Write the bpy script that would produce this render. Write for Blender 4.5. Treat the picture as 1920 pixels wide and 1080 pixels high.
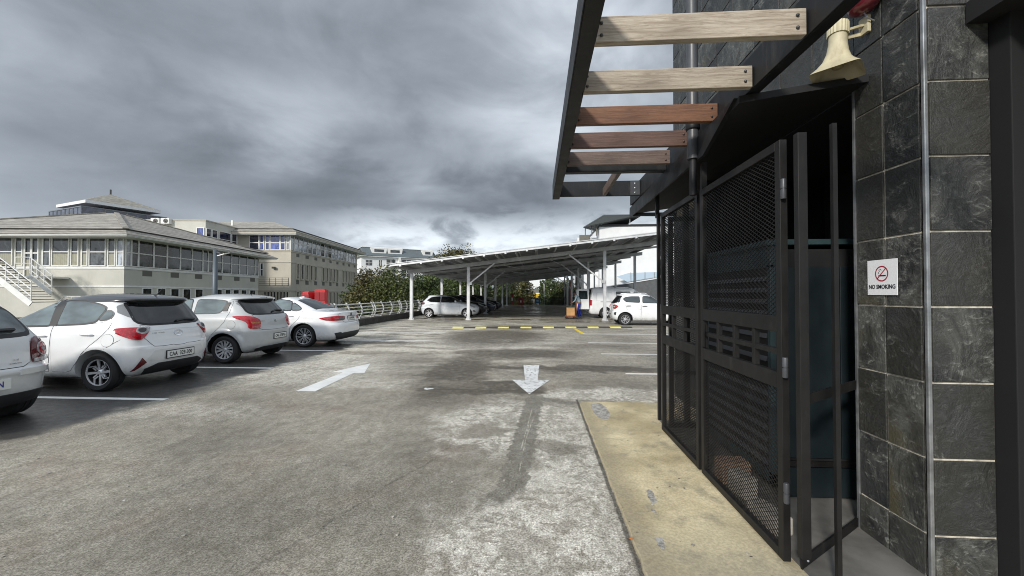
import bpy, bmesh, math, random
import numpy as np
from mathutils import Vector, Matrix
from mathutils.bvhtree import BVHTree
from mathutils.geometry import delaunay_2d_cdt

for _o in list(bpy.data.objects): bpy.data.objects.remove(_o)
SC = bpy.context.scene
COL = SC.collection
R = math.radians
PI = math.pi
rnd = random.Random(7)

# ------------------------------------------------------------------ camera
FPX, CXP, CYP, EYE = 765.0, 960.0, 540.0, 1.5
YAW, PIT = math.atan(48/FPX), math.atan(12/FPX)
cd = bpy.data.cameras.new('camera'); cam = bpy.data.objects.new('camera', cd); COL.objects.link(cam)
cd.sensor_width = 36.0; cd.lens = FPX/1920*36; cd.clip_start = .05; cd.clip_end = 3000
cam.location = (0, 0, EYE); cam.rotation_euler = (PI/2+PIT, 0, YAW)
SC.camera = cam
SC.view_settings.view_transform = 'Standard'; SC.view_settings.look = 'None'
SC.view_settings.exposure = 0.3; SC.view_settings.gamma = 1.0
SC.cycles.max_bounces = 6; SC.cycles.diffuse_bounces = 3; SC.cycles.glossy_bounces = 3
SC.cycles.transparent_max_bounces = 8
SC.cycles.sample_clamp_indirect = 4.0
SC.cycles.pixel_filter_type = 'BLACKMAN_HARRIS'; SC.cycles.filter_width = 1.0

def ray(px, py):
    x = (px-CXP)/FPX; z = (CYP-py)/FPX; y = 1.0
    y, z = y*math.cos(PIT)-z*math.sin(PIT), y*math.sin(PIT)+z*math.cos(PIT)
    return Vector((x*math.cos(YAW)-y*math.sin(YAW), x*math.sin(YAW)+y*math.cos(YAW), z))
def G(px, py, z=0.0):
    r = ray(px, py); return Vector((0, 0, EYE)) + r*((z-EYE)/r.z)
def aY(px, py, Y):
    r = ray(px, py); return Vector((0, 0, EYE)) + r*(Y/r.y)
def aX(px, py, X):
    r = ray(px, py); return Vector((0, 0, EYE)) + r*(X/r.x)
def aP(px, py, P0, n):
    r = ray(px, py); o = Vector((0, 0, EYE)); n = Vector(n)
    return o + r*((Vector(P0)-o).dot(n)/r.dot(n))

# ------------------------------------------------------------------ node helper
class NT:
    def __init__(s, tree): s.t = tree; s.n = tree.nodes; s.l = tree.links
    def put(s, node, i, v):
        if v is None: return
        if isinstance(v, bpy.types.NodeSocket): s.l.new(v, node.inputs[i])
        else:
            inp = node.inputs[i]
            if inp.type == 'RGBA' and not hasattr(v, '__len__'): v = (v, v, v, 1)
            if inp.type == 'RGBA' and len(v) == 3: v = (*v, 1)
            inp.default_value = v
    def m(s, op, a, b=None, c=None, clamp=False):
        n = s.n.new('ShaderNodeMath'); n.operation = op; n.use_clamp = clamp
        s.put(n, 0, a); s.put(n, 1, b); s.put(n, 2, c); return n.outputs[0]
    def add(s, a, b): return s.m('ADD', a, b)
    def mul(s, a, b): return s.m('MULTIPLY', a, b)
    def sub(s, a, b): return s.m('SUBTRACT', a, b)
    def mix(s, f, a, b, mode='MIX'):
        n = s.n.new('ShaderNodeMix'); n.data_type = 'RGBA'; n.blend_type = mode
        s.put(n, 0, f); s.put(n, 6, a); s.put(n, 7, b); return n.outputs[2]
    def noise(s, vec, scale, detail=4, rough=.55, dist=0.0, out=0):
        n = s.n.new('ShaderNodeTexNoise'); s.put(n, 'Vector', vec); n.inputs['Scale'].default_value = scale
        n.inputs['Detail'].default_value = detail; n.inputs['Roughness'].default_value = rough
        n.inputs['Distortion'].default_value = dist; return n.outputs[out]
    def vor(s, vec, scale, feat='F1', out=0):
        n = s.n.new('ShaderNodeTexVoronoi'); n.feature = feat; s.put(n, 'Vector', vec); n.inputs['Scale'].default_value = scale; return n.outputs[out]
    def step(s, v, a, b, lo=0.0, hi=1.0, smooth=True):
        n = s.n.new('ShaderNodeMapRange'); n.interpolation_type = 'SMOOTHSTEP' if smooth else 'LINEAR'
        s.put(n, 0, v); s.put(n, 1, a); s.put(n, 2, b); s.put(n, 3, lo); s.put(n, 4, hi); return n.outputs[0]
    def scl(s, vec, sc, loc=(0, 0, 0), rot=(0, 0, 0)):
        n = s.n.new('ShaderNodeMapping'); s.put(n, 0, vec); n.inputs['Scale'].default_value = sc
        n.inputs['Location'].default_value = loc; n.inputs['Rotation'].default_value = rot; return n.outputs[0]
    def comb(s, x, y, z):
        n = s.n.new('ShaderNodeCombineXYZ'); s.put(n, 0, x); s.put(n, 1, y); s.put(n, 2, z); return n.outputs[0]
    def sep(s, v):
        n = s.n.new('ShaderNodeSeparateXYZ'); s.put(n, 0, v); return n.outputs
    def bump(s, h, strength=.3, dist=.01):
        n = s.n.new('ShaderNodeBump'); n.inputs['Strength'].default_value = strength; n.inputs['Distance'].default_value = dist
        s.put(n, 'Height', h); return n.outputs[0]
    def pos(s): return s.n.new('ShaderNodeNewGeometry').outputs['Position']
    def obj(s): return s.n.new('ShaderNodeTexCoord').outputs['Object']
    def attr(s, name): n = s.n.new('ShaderNodeAttribute'); n.attribute_name = name; return n.outputs['Color']
    def orand(s): return s.n.new('ShaderNodeObjectInfo').outputs['Random']

def newmat(name):
    m = bpy.data.materials.new(name); m.use_nodes = True
    b = m.node_tree.nodes['Principled BSDF']; return m, NT(m.node_tree), b
def simple(name, col, rough=.5, metal=0.0, coat=0.0, var=.0, scale=3.0, bump=0.0, bscale=80, spec=.5, dirt=None):
    m, N, b = newmat(name)
    b.inputs['Roughness'].default_value = rough; b.inputs['Metallic'].default_value = metal
    b.inputs['Coat Weight'].default_value = coat; b.inputs['Coat Roughness'].default_value = .04
    b.inputs['Specular IOR Level'].default_value = spec
    v = N.obj()
    if var > 0:
        f = N.noise(v, scale, 6, .6)
        c = N.mix(N.step(f, .3, .7), tuple(x*(1-var) for x in col), tuple(min(1, x*(1+var)) for x in col))
        if dirt:
            g = N.noise(N.scl(v, (1, 1, .25)), scale*2.2, 7, .7)
            c = N.mix(N.step(g, .52, .8, 0, .8), c, dirt)
        N.put(b, 'Base Color', c)
        N.put(b, 'Roughness', N.step(f, .2, .8, max(.02, rough-.08), min(1, rough+.1)))
    else: b.inputs['Base Color'].default_value = (*col, 1)
    if bump > 0: N.put(b, 'Normal', N.bump(N.noise(v, bscale, 4, .6), bump, .004))
    return m

# ------------------------------------------------------------------ world and sun
SUN_EL, SUN_AZ = 28.0, 209.0      # compass-like, measured clockwise from +Y
sx, sy = math.sin(R(SUN_AZ)), math.cos(R(SUN_AZ))
W = bpy.data.worlds.new("World"); SC.world = W; W.use_nodes = True
N = NT(W.node_tree); bg = W.node_tree.nodes['Background']
sky = N.n.new('ShaderNodeTexSky'); sky.sky_type = 'NISHITA'; sky.sun_disc = False
sky.sun_elevation = R(SUN_EL); sky.sun_rotation = R(SUN_AZ)
sky.air_density = 1.0; sky.dust_density = 1.5
D = N.n.new('ShaderNodeTexCoord').outputs['Generated']
dx, dy, dz = N.sep(D)
zz = N.add(N.m('MAXIMUM', dz, 0.0), .22)
pv = N.comb(N.m('DIVIDE', dx, zz), N.m('DIVIDE', dy, zz), 0.0)
n1 = N.noise(N.scl(D, (1, 1, 1.6), (3.1, .7, .4), (0, 0, .5)), 1.7, 3, .45, .3)
n2 = N.noise(N.scl(D, (1, 1, 1.9), (1.3, 4.2, 2.6), (0, 0, -.35)), 3.1, 7, .52, .45)
n3 = N.noise(N.scl(D, (1, 1, 2.2), (.2, 0, .5)), 7.5, 8, .55, .25)      # cumulus near the horizon
az = N.m('ARCTAN2', dx, dy)                                              # 0 ahead, negative to the left
el = N.m('ARCSINE', dz)
def blob(ca, ce, ra, re):
    a = N.m('DIVIDE', N.sub(N.add(az, N.mul(N.sub(n1, .5), .35)), R(ca)), R(ra)); e = N.m('DIVIDE', N.sub(N.add(el, N.mul(N.sub(n2, .5), .20)), R(ce)), R(re))
    return N.step(N.m('SQRT', N.add(N.mul(a, a), N.mul(e, e))), .25, 1.35, 1.0, 0.0)
base = N.step(N.add(N.mul(n1, .4), N.mul(n2, .6)), .34, .66, .255, .42)
dk = N.m('MAXIMUM', blob(-30, 13.5, 20, 5.0), blob(-5, 13, 17, 4.2))
dk = N.m('MAXIMUM', dk, N.m('MAXIMUM', N.mul(blob(-52, 17, 14, 5), .5), N.mul(blob(-20, 19, 8, 4), .35)))
dens = N.mul(base, N.sub(1.0, N.mul(dk, .45)))
lit = N.m('MAXIMUM', N.mul(blob(4, 32, 15, 15), .85), N.mul(blob(-33, 21.5, 9, 4), .35))
dens = N.add(dens, N.mul(N.mul(lit, N.add(.35, N.mul(N.step(n2, .34, .62), .65))), .34))
hor = N.mul(N.step(N.add(el, N.mul(N.sub(n3, .5), .19)), R(12.0), R(8.0)), N.step(az, R(-34), R(-20)))
cum = N.step(n3, .27, .62, .33, .86)
val = N.add(N.mul(dens, N.sub(1.0, hor)), N.mul(cum, hor))
far = N.mul(N.step(N.add(el, N.mul(N.sub(n2, .5), .16)), R(13), R(4)), N.step(az, R(-26), R(-40)))
val = N.add(val, N.add(N.mul(far, .07), N.mul(N.sub(n3, .5), .16)))
cloud = N.mix(N.step(val, .18, .75), (.86, .965, 1.10), (.91, .99, 1.07))
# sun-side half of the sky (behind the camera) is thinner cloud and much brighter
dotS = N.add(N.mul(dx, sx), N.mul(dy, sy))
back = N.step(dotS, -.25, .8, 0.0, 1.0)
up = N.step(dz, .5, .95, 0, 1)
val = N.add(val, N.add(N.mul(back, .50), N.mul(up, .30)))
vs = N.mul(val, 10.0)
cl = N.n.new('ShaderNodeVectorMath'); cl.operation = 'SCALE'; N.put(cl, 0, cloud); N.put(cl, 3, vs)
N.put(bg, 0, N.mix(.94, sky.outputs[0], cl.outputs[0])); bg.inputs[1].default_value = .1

sd = bpy.data.lights.new('sun', 'SUN'); sun = bpy.data.objects.new('sun', sd); COL.objects.link(sun)
sd.energy = 2.7; sd.angle = R(6); sd.color = (1, .95, .87)
sv = Vector((sx*math.cos(R(SUN_EL)), sy*math.cos(R(SUN_EL)), math.sin(R(SUN_EL))))
sun.rotation_euler = sv.to_track_quat('Z', 'Y').to_euler()

# ------------------------------------------------------------------ mesh helpers
def tag(o, label=None, cat=None, group=None, kind=None):
    if label: o['label'] = label
    if cat: o['category'] = cat
    if group: o['group'] = group
    if kind: o['kind'] = kind
    return o
def empty(name, loc=(0, 0, 0), rz=0.0, label=None, cat=None, group=None):
    o = bpy.data.objects.new(name, None); COL.objects.link(o); o.empty_display_size = .1
    o.location = loc; o.rotation_euler = (0, 0, rz); return tag(o, label, cat, group)
class MB:
    def __init__(s): s.v = []; s.f = []; s.mi = []; s.c = []; s.cur = 0; s.rc = None
    def face(s, idx): s.f.append(tuple(idx)); s.mi.append(s.cur); s.c.append(s.rc if s.rc is not None else .5)
    def verts(s, vs): b = len(s.v); s.v += [tuple(v) for v in vs]; return b
    def hexa(s, p):       # 8 pts bottom 4 ccw, top 4
        b = s.verts(p)
        for q in ((3, 2, 1, 0), (4, 5, 6, 7), (0, 1, 5, 4), (1, 2, 6, 5), (2, 3, 7, 6), (3, 0, 4, 7)): s.face([b+i for i in q])
        return s
    def box(s, x0, y0, z0, x1, y1, z1):
        if x0 > x1: x0, x1 = x1, x0
        if y0 > y1: y0, y1 = y1, y0
        if z0 > z1: z0, z1 = z1, z0
        return s.hexa([(x0, y0, z0), (x1, y0, z0), (x1, y1, z0), (x0, y1, z0), (x0, y0, z1), (x1, y0, z1), (x1, y1, z1), (x0, y1, z1)])
    def bar(s, a, b, w, h, up=(0, 0, 1)):     # rectangular bar from a to b, w sideways, h along up
        a = Vector(a); b = Vector(b); d = (b-a).normalized(); u = Vector(up)
        if abs(d.dot(u)) > .98: u = Vector((0, 1, 0))
        r = d.cross(u).normalized(); u = r.cross(d).normalized()
        p = []
        for q in (a, b):
            for i, j in ((-1, -1), (1, -1), (1, 1), (-1, 1)): p.append(q + r*(w/2*i) + u*(h/2*j))
        return s.hexa(p)
    def tube(s, pts, r, n=10, cap=True, radii=None):
        pts = [Vector(p) for p in pts]; rings = []
        prev = None
        for i, p in enumerate(pts):
            d = (pts[min(i+1, len(pts)-1)]-pts[max(i-1, 0)]).normalized()
            if prev is None:
                u = Vector((0, 0, 1)) if abs(d.z) < .9 else Vector((1, 0, 0)); u = (u - d*u.dot(d)).normalized()
            else: u = (prev - d*prev.dot(d)).normalized()
            prev = u; w = d.cross(u); rr = radii[i] if radii else r
            rings.append(s.verts([p + (u*math.cos(2*PI*k/n)+w*math.sin(2*PI*k/n))*rr for k in range(n)]))
        for a, b in zip(rings, rings[1:]):
            for k in range(n): s.face((a+k, a+(k+1) % n, b+(k+1) % n, b+k))
        if cap:
            s.face([rings[0]+k for k in range(n)][::-1]); s.face([rings[-1]+k for k in range(n)])
        return s
    def prism(s, poly, a0, a1, axis='z'):     # poly 2-D, extruded between a0 and a1 along axis
        def P(u, v, w): return {'z': (u, v, w), 'y': (u, w, v), 'x': (w, u, v)}[axis]
        n = len(poly); b = s.verts([P(u, v, a0) for u, v in poly]+[P(u, v, a1) for u, v in poly])
        s.face(list(range(b, b+n))[::-1]); s.face(range(b+n, b+2*n))
        for k in range(n): s.face((b+k, b+(k+1) % n, b+n+(k+1) % n, b+n+k))
        return s
    def quad(s, *p): b = s.verts(p); s.face(range(b, b+len(p))); return s
    def lathe(s, prof, n=24, axis='z', c=(0, 0, 0), caps=True):
        rings = []
        for r_, h in prof:
            ring = []
            for k in range(n):
                u, v = r_*math.cos(2*PI*k/n), r_*math.sin(2*PI*k/n)
                q = {'z': (u, v, h), 'y': (u, h, v), 'x': (h, u, v)}[axis]
                ring.append((q[0]+c[0], q[1]+c[1], q[2]+c[2]))
            rings.append(s.verts(ring))
        for a, b in zip(rings, rings[1:]):
            for k in range(n): s.face((a+k, a+(k+1) % n, b+(k+1) % n, b+k))
        if caps: s.face([rings[0]+k for k in range(n)][::-1]); s.face([rings[-1]+k for k in range(n)])
        return s
    def mesh(s, name, mats, smooth=False, recalc=True, auto=None):
        me = bpy.data.meshes.new(name); me.from_pydata(s.v, [], s.f)
        for m in (mats if isinstance(mats, (list, tuple)) else [mats]): me.materials.append(m)
        me.polygons.foreach_set('material_index', s.mi)
        if any(c != .5 for c in s.c):
            at = me.color_attributes.new('rv', 'FLOAT_COLOR', 'CORNER')
            arr = []
            for f, c in zip(s.f, s.c): arr += [c, c, c, 1.0]*len(f)
            at.data.foreach_set('color', arr)
        if recalc:
            bm = bmesh.new(); bm.from_mesh(me); bmesh.ops.recalc_face_normals(bm, faces=bm.faces); bm.to_mesh(me); bm.free()
        if smooth: me.polygons.foreach_set('use_smooth', [True]*len(me.polygons))
        if auto: me.set_sharp_from_angle(angle=R(auto))
        me.update(); return me
    def build(s, name, mats, parent=None, smooth=False, auto=None, bevel=0.0, recalc=True):
        if auto: smooth = True
        me = s.mesh(name, mats, smooth, recalc, auto)
        o = bpy.data.objects.new(name, me); COL.objects.link(o)
        if parent: o.parent = parent
        if bevel > 0:
            bv = o.modifiers.new('bevel', 'BEVEL'); bv.width = bevel; bv.segments = 2; bv.limit_method = 'ANGLE'; bv.harden_normals = False
        return o
def copy_tree(o, parent=None):
    c = o.copy(); COL.objects.link(c); c.parent = parent
    for ch in list(o.children): copy_tree(ch, c)
    return c
_tc = {}
def text_mesh(txt, size, depth=.001, spacing=1.0, sx_=1.0, bold=0.0):
    cu = bpy.data.curves.new('txt', 'FONT'); cu.body = txt; cu.size = size; cu.extrude = depth; cu.align_x = 'CENTER'; cu.align_y = 'CENTER'
    cu.space_character = spacing; cu.offset = bold; cu.resolution_u = 3
    ob = bpy.data.objects.new('txt', cu); COL.objects.link(ob)
    me = bpy.data.meshes.new_from_object(ob.evaluated_get(bpy.context.evaluated_depsgraph_get()))
    bpy.data.objects.remove(ob); bpy.data.curves.remove(cu)
    me.transform(Matrix.Diagonal((sx_, 1, 1, 1))); return me
def text(name, txt, size, mat, parent, loc, rot, **k):
    me = text_mesh(txt, size, **k); me.materials.clear(); me.materials.append(mat)
    o = bpy.data.objects.new(name, me); COL.objects.link(o); o.parent = parent; o.location = loc; o.rotation_euler = rot; return o

# ------------------------------------------------------------------ shared materials
M = {}
def paint(name, col, rough=.22, dirt=.0):
    m, N, b = newmat(name)
    b.inputs['Roughness'].default_value = rough; b.inputs['Coat Weight'].default_value = 1.0; b.inputs['Coat Roughness'].default_value = .03
    f = N.noise(N.obj(), 2.5, 5, .6)
    c = N.mix(N.step(f, .35, .75), col, tuple(x*.93 for x in col))
    z = N.sep(N.obj())[2]                                   # road film thrown up on the sills
    g = N.mul(N.step(z, .55, .18), N.step(N.noise(N.obj(), 6, 6, .7), .35, .7, .15, .6))
    N.put(b, 'Base Color', N.mix(g, c, (.22, .20, .17)))
    N.put(b, 'Normal', N.bump(N.noise(N.obj(), 5, 2, .5), .05, .01))
    return m
M['white_paint'] = paint('white_paint', (.80, .81, .82))
M['pearl_paint'] = paint('pearl_paint', (.70, .71, .71)); M['satin_silver'] = paint('satin_silver', (.47, .485, .49), .28)
M['silver_paint'] = paint('silver_paint', (.66, .69, .73), .3)
M['black_paint'] = paint('black_paint', (.012, .013, .016))
M['navy_paint'] = paint('navy_paint', (.02, .03, .055))
def glassmat(name, col, spec=.9, rough=.03):
    m, N, b = newmat(name)
    f = N.noise(N.scl(N.obj(), (1, 1, 2)), 1.6, 3, .5)
    N.put(b, 'Base Color', N.mix(N.step(f, .35, .65), col, tuple(c*.35 for c in col)))
    b.inputs['Roughness'].default_value = rough; b.inputs['IOR'].default_value = 1.65; b.inputs['Specular IOR Level'].default_value = spec
    return m
M['car_glass'] = glassmat('car_glass', (.035, .05, .052))
M['car_glass_pale'] = glassmat('car_glass_pale', (.13, .17, .175))
M['dark_tint'] = glassmat('dark_tint', (.012, .014, .016), .6)
M['seal'] = simple('seal', (.012, .012, .013), .45)
M['gap'] = simple('gap', (.02, .02, .021), .8)
M['black_plastic'] = simple('black_plastic', (.022, .022, .024), .55, var=.2, bump=.15, bscale=200)
M['under'] = simple('under', (.008, .008, .009), .9)
M['tyre'] = simple('tyre', (.018, .018, .019), .75, var=.25, scale=12)
M['chrome'] = simple('chrome', (.75, .76, .78), .12, 1.0)
M['alloy'] = simple('alloy', (.70, .71, .73), .3, .55, var=.1)
M['dark_alloy'] = simple('dark_alloy', (.012, .012, .013), .6, .0)
M['hubcap'] = simple('hubcap', (.58, .59, .61), .35, .4)
M['plate_white'] = simple('plate_white', (.74, .75, .72), .35)
M['plate_black'] = simple('plate_black', (.012, .012, .014), .4)
M['plate_blue'] = simple('plate_blue', (.02, .03, .25), .4)
def lens(name, col, rough=.08):
    m, N, b = newmat(name)
    v = N.vor(N.scl(N.obj(), (1, 1, 1)), 38)
    N.put(b, 'Base Color', N.mix(N.step(v, .1, .6), col, tuple(c*.55 for c in col)))
    b.inputs['Roughness'].default_value = rough; b.inputs['Coat Weight'].default_value = 1; b.inputs['Coat Roughness'].default_value = .02
    return m
M['red_lens'] = lens('red_lens', (.60, .012, .025))
M['dark_red_lens'] = lens('dark_red_lens', (.16, .01, .015))
M['clear_lens'] = lens('clear_lens', (.55, .55, .56))
M['smoke_lens'] = lens('smoke_lens', (.05, .03, .03))
M['orange_lens'] = lens('orange_lens', (.6, .2, .05))

# ------------------------------------------------------------------ cars
def chaikin(a, it=1, closed=False):
    a = np.array(a, float)
    for _ in range(it):
        if closed:
            b = np.roll(a, -1, 0); o = np.empty((2*len(a), a.shape[1])); o[0::2] = .75*a+.25*b; o[1::2] = .25*a+.75*b
        else:
            q = .75*a[:-1]+.25*a[1:]; r_ = .25*a[:-1]+.75*a[1:]; mid = np.empty((2*len(q), a.shape[1])); mid[0::2] = q; mid[1::2] = r_
            o = np.vstack([a[:1], mid, a[-1:]])
        a = o
    return a
def soften(poly, r=.05):
    """round every corner of a polygon with a short curve"""
    out = []; n = len(poly)
    for i in range(n):
        a, b, c = Vector(poly[i-1]), Vector(poly[i]), Vector(poly[(i+1) % n])
        d1 = min(r, (a-b).length*.42); d2 = min(r, (c-b).length*.42)
        p = b+(a-b).normalized()*d1; q = b+(c-b).normalized()*d2
        for t in (0, .33, .67, 1): out.append(tuple(p*(1-t)**2+b*2*t*(1-t)+q*t*t))
    return out
def inflate(poly, d):
    n = len(poly); out = []
    area = sum(poly[i][0]*poly[(i+1) % n][1]-poly[(i+1) % n][0]*poly[i][1] for i in range(n)); sg = 1 if area > 0 else -1
    for i in range(n):
        p0, p1, p2 = Vector(poly[i-1]), Vector(poly[i]), Vector(poly[(i+1) % n])
        a = (p1-p0); b = (p2-p1)
        if a.length < 1e-6 or b.length < 1e-6: out.append(tuple(p1)); continue
        a.normalize(); b.normalize(); na = Vector((a.y, -a.x))*sg; nb = Vector((b.y, -b.x))*sg; nn = (na+nb)
        nn = nn.normalized() if nn.length > 1e-4 else na
        k = min(2.0, 1/max(.3, nn.dot(na))); out.append(tuple(p1+nn*d*k))
    return out
NR, NM, NF = 20, 26, 14
class Shell:
    def __init__(s, rows, axles, ra, flare=.016):
        s.rows = chaikin(rows, 2); s.axles = axles; s.ra = ra; s.flare = flare
    def rowz(s, z):
        return np.array([np.interp(z, s.rows[:, 0], s.rows[:, i]) for i in range(s.rows.shape[1])])
    def ring(s, r_):
        z, xr, xf, w, Lr, nr, Lf, nf = r_
        Lr *= .74; nr += .35
        Lr = min(Lr, (xf-xr)*.45); Lf = min(Lf, (xf-xr)*.45)
        p = []
        for i in range(NR):
            a = (PI/2)*(i/NR); p.append((xr+Lr*(1-math.cos(a)**(2/nr)), w*math.sin(a)**(2/nr)))
        x0, x1 = xr+Lr, xf-Lf
        for i in range(NM): p.append((x0+(x1-x0)*i/NM, w))
        for i in range(NF+1):
            a = (PI/2)*(i/NF); p.append((x1+Lf*(max(0, math.sin(a))**(2/nf)), w*max(0, math.cos(a))**(2/nf)))
        p = np.array(p)
        for xa, za in s.axles:                      # wheel arch flares
            d = np.hypot(p[:, 0]-xa, z-za)
            p[:, 1] += s.flare*np.exp(-((d-s.ra-.03)/.05)**2)*(p[:, 1] > .5*w)
        xm = (xr+xf)/2; p[:, 1] *= 1-.035*((p[:, 0]-xm)/((xf-xr)/2))**2
        return p
    def P(s, k, z, sign=1):
        p = s.ring(s.rowz(z)); i = int(max(0, min(len(p)-2, math.floor(k)))); f = k-i; q = p[i]*(1-f)+p[i+1]*f
        return Vector((q[0], q[1]*sign, z))
    def kmap(s, zref):
        p = s.ring(s.rowz(zref)); d = np.concatenate([[0], np.cumsum(np.hypot(*np.diff(p, axis=0).T))])
        return lambda sv: float(np.interp(sv, d, np.arange(len(p))))
    def grid(s, r0=0, r1=None):
        rows = s.rows[r0:r1]; mb = MB(); K = NR+NM+NF+1; rings = []
        for r_ in rows:
            p = s.ring(r_); full = [(x, y, r_[0]) for x, y in p]+[(x, -y, r_[0]) for x, y in p[-2:0:-1]]
            rings.append(mb.verts(full))
        n = 2*K-2
        for a, b in zip(rings, rings[1:]):
            for k in range(n): mb.face((a+k, a+(k+1) % n, b+(k+1) % n, b+k))
        return mb, rings, n
class Car:
    def __init__(s, name, sp):
        s.sp = sp; s.sh = Shell(sp['rows'], [(0, sp['rw']), (sp['wb'], sp['rw'])], sp['ra'], sp.get('flare', .016))
        s.root = empty(name); s.pm = M[sp['paint']]
        mb, rings, n = s.sh.grid(); mb.face([rings[0]+k for k in range(n)][::-1]); mb.face([rings[-1]+k for k in range(n)])
        full = mb.mesh('shell', [s.pm, M['under']])
        bm = bmesh.new(); bm.from_mesh(full); s.bvh = BVHTree.FromBMesh(bm); bm.free()
        zr = sp.get('roof_z')
        # cut the wheel arches out of the shell
        W_ = max(sp['rows'], key=lambda r_: r_[3])[3]
        cut = MB()
        for xa in (0, sp['wb']):
            for sg in (-1, 1):
                cut.lathe([(sp['ra'], sg*(W_-.27)), (sp['ra'], sg*(W_+.3))], 48, 'y', (xa, 0, sp['rw']))
        cm = cut.mesh('cut', [s.pm, M['under']]); co = bpy.data.objects.new('cut', cm); COL.objects.link(co)
        bo = bpy.data.objects.new('b', full); COL.objects.link(bo)
        md = bo.modifiers.new('b', 'BOOLEAN'); md.operation = 'DIFFERENCE'; md.object = co; md.solver = 'EXACT'
        me = bpy.data.meshes.new_from_object(bo.evaluated_get(bpy.context.evaluated_depsgraph_get()))
        bpy.data.objects.remove(bo); bpy.data.objects.remove(co)
        for p in me.polygons:
            c = p.center; dark = c.z < s.sh.rows[0, 0]+.012
            for xa in (0, sp['wb']):
                d = math.hypot(c.x-xa, c.z-sp['rw'])
                if d < sp['ra']+.004 and abs(c.y) < W_+.05:
                    if d > sp['ra']-.02 and abs(p.normal.y) < .4: dark = True
                    if abs(p.normal.y) > .9 and abs(c.y) < W_-.2: dark = True
            p.material_index = 1 if dark else 0; p.use_smooth = True
        me.set_sharp_from_angle(angle=R(38))
        if zr:                                        # a roof of another colour is a part of its own
            for nm, keep, mt in (('body', lambda z: z <= zr, s.pm), ('roof', lambda z: z > zr, M[sp['roof_mat']])):
                m2 = me.copy(); bm = bmesh.new(); bm.from_mesh(m2)
                bmesh.ops.delete(bm, geom=[f for f in bm.faces if not keep(f.calc_center_median().z)], context='FACES'); bm.to_mesh(m2); bm.free()
                m2.materials.clear(); m2.materials.append(mt); m2.materials.append(M['under'])
                o = bpy.data.objects.new(nm, m2); COL.objects.link(o); o.parent = s.root
        else:
            me.name = 'body'; o = bpy.data.objects.new('body', me); COL.objects.link(o); o.parent = s.root
    def hit(s, u, v, mode, side):
        if mode == 's':
            k = s._km(u); p = s.sh.P(k, v, side); h = s.bvh.find_nearest(p); n = h[1] if h[1] else Vector((0, side, 0))
            c = Vector((1.2, 0, v)); 
            if n.dot(p-c) < 0: n = -n
            return p, n
        o, d = {'side': ((u, side*3, v), (0, -side, 0)), 'rear': ((-6, u, v), (1, 0, 0)), 'front': ((9, u, v), (-1, 0, 0)), 'top': ((u, v, 5), (0, 0, -1))}[mode]
        h = s.bvh.ray_cast(Vector(o), Vector(d))
        if h[0] is None: h = s.bvh.find_nearest(Vector({'side': (u, side*.8, v), 'rear': (-.5, u, v), 'front': (3, u, v), 'top': (u, v, 1.5)}[mode]))
        n = h[1]
        if n.dot(Vector(d)) > 0: n = -n
        return h[0], n
    def patch(s, name, poly, mode, mat, off=.004, res=.05, parent=None, side=1, skirt=.008, smooth=0, zref=.8, bulge=0.0):
        if mode == 's': s._km = s.sh.kmap(zref)
        if smooth: poly = soften(poly, .05*smooth)
        b = []
        for i in range(len(poly)):
            p, q = Vector(poly[i]), Vector(poly[(i+1) % len(poly)]); n = max(1, int((q-p).length/res))
            b += [p+(q-p)*(j/n) for j in range(n)]
        nb = len(b); xs = [p.x for p in b]; ys = [p.y for p in b]; pts = list(b)
        X = np.arange(min(xs)+res*.5, max(xs), res); Y = np.arange(min(ys)+res*.5, max(ys), res)
        def dist(q):
            return min((q-p).length for p in b)
        for x in X:
            for y in Y:
                q = Vector((float(x), float(y)))
                if dist(q) > res*.45: pts.append(q)
        v, e, f, ov, oe, of = delaunay_2d_cdt([p.to_2d() for p in pts], [(i, (i+1) % nb) for i in range(nb)], [list(range(nb))], 1, 1e-6)
        P3, N3 = [], []
        for q in v:
            h, n = s.hit(q.x, q.y, mode, side); P3.append(h); N3.append(n)
        out = []
        for q, h, n in zip(v, P3, N3):
            o_ = off + (bulge*min(1, dist(q)/.05) if bulge else 0)
            out.append(h+n*o_)
        mb = MB(); mb.verts(out)
        for t in f: mb.face(t)
        bset = {}
        for i in range(len(v)):
            for j in ov[i]:
                if j < nb: bset[j] = i
        loop = [bset[j] for j in range(nb) if j in bset]
        if skirt and len(loop) > 2:
            base = mb.verts([P3[i]-N3[i]*skirt for i in loop]); n = len(loop)
            for k in range(n): mb.face((loop[k], loop[(k+1) % n], base+(k+1) % n, base+k))
        o = mb.build(name, mat, parent or s.root, auto=40)
        return o
    def both(s, *a, **k): return [s.patch(*a, side=sg, **k) for sg in (1, -1)]
    def panel(s, name, poly, mode, gap=.005, mat=None, parent=None, smooth=0, side=1, **k):
        if smooth: poly = soften(poly, .05*smooth)
        o = s.patch(name, poly, mode, mat or s.pm, off=.0045, parent=parent, side=side, skirt=.003, **k)
        g = s.patch('shut_line', inflate(poly, gap), mode, M['gap'], off=.0018, parent=o, side=side, skirt=.0, **k)
        return o
    def window(s, name, poly, mode, mat=None, seal=.018, smooth=0, side=1, **k):
        if smooth: poly = soften(poly, .05*smooth)
        o = s.patch(name, poly, mode, mat or M['car_glass'], off=.0085, side=side, skirt=.002, **k)
        s.patch('seal', inflate(poly, seal), mode, M['seal'], off=.0065, side=side, parent=o, skirt=.004, **k)
        return o
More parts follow.
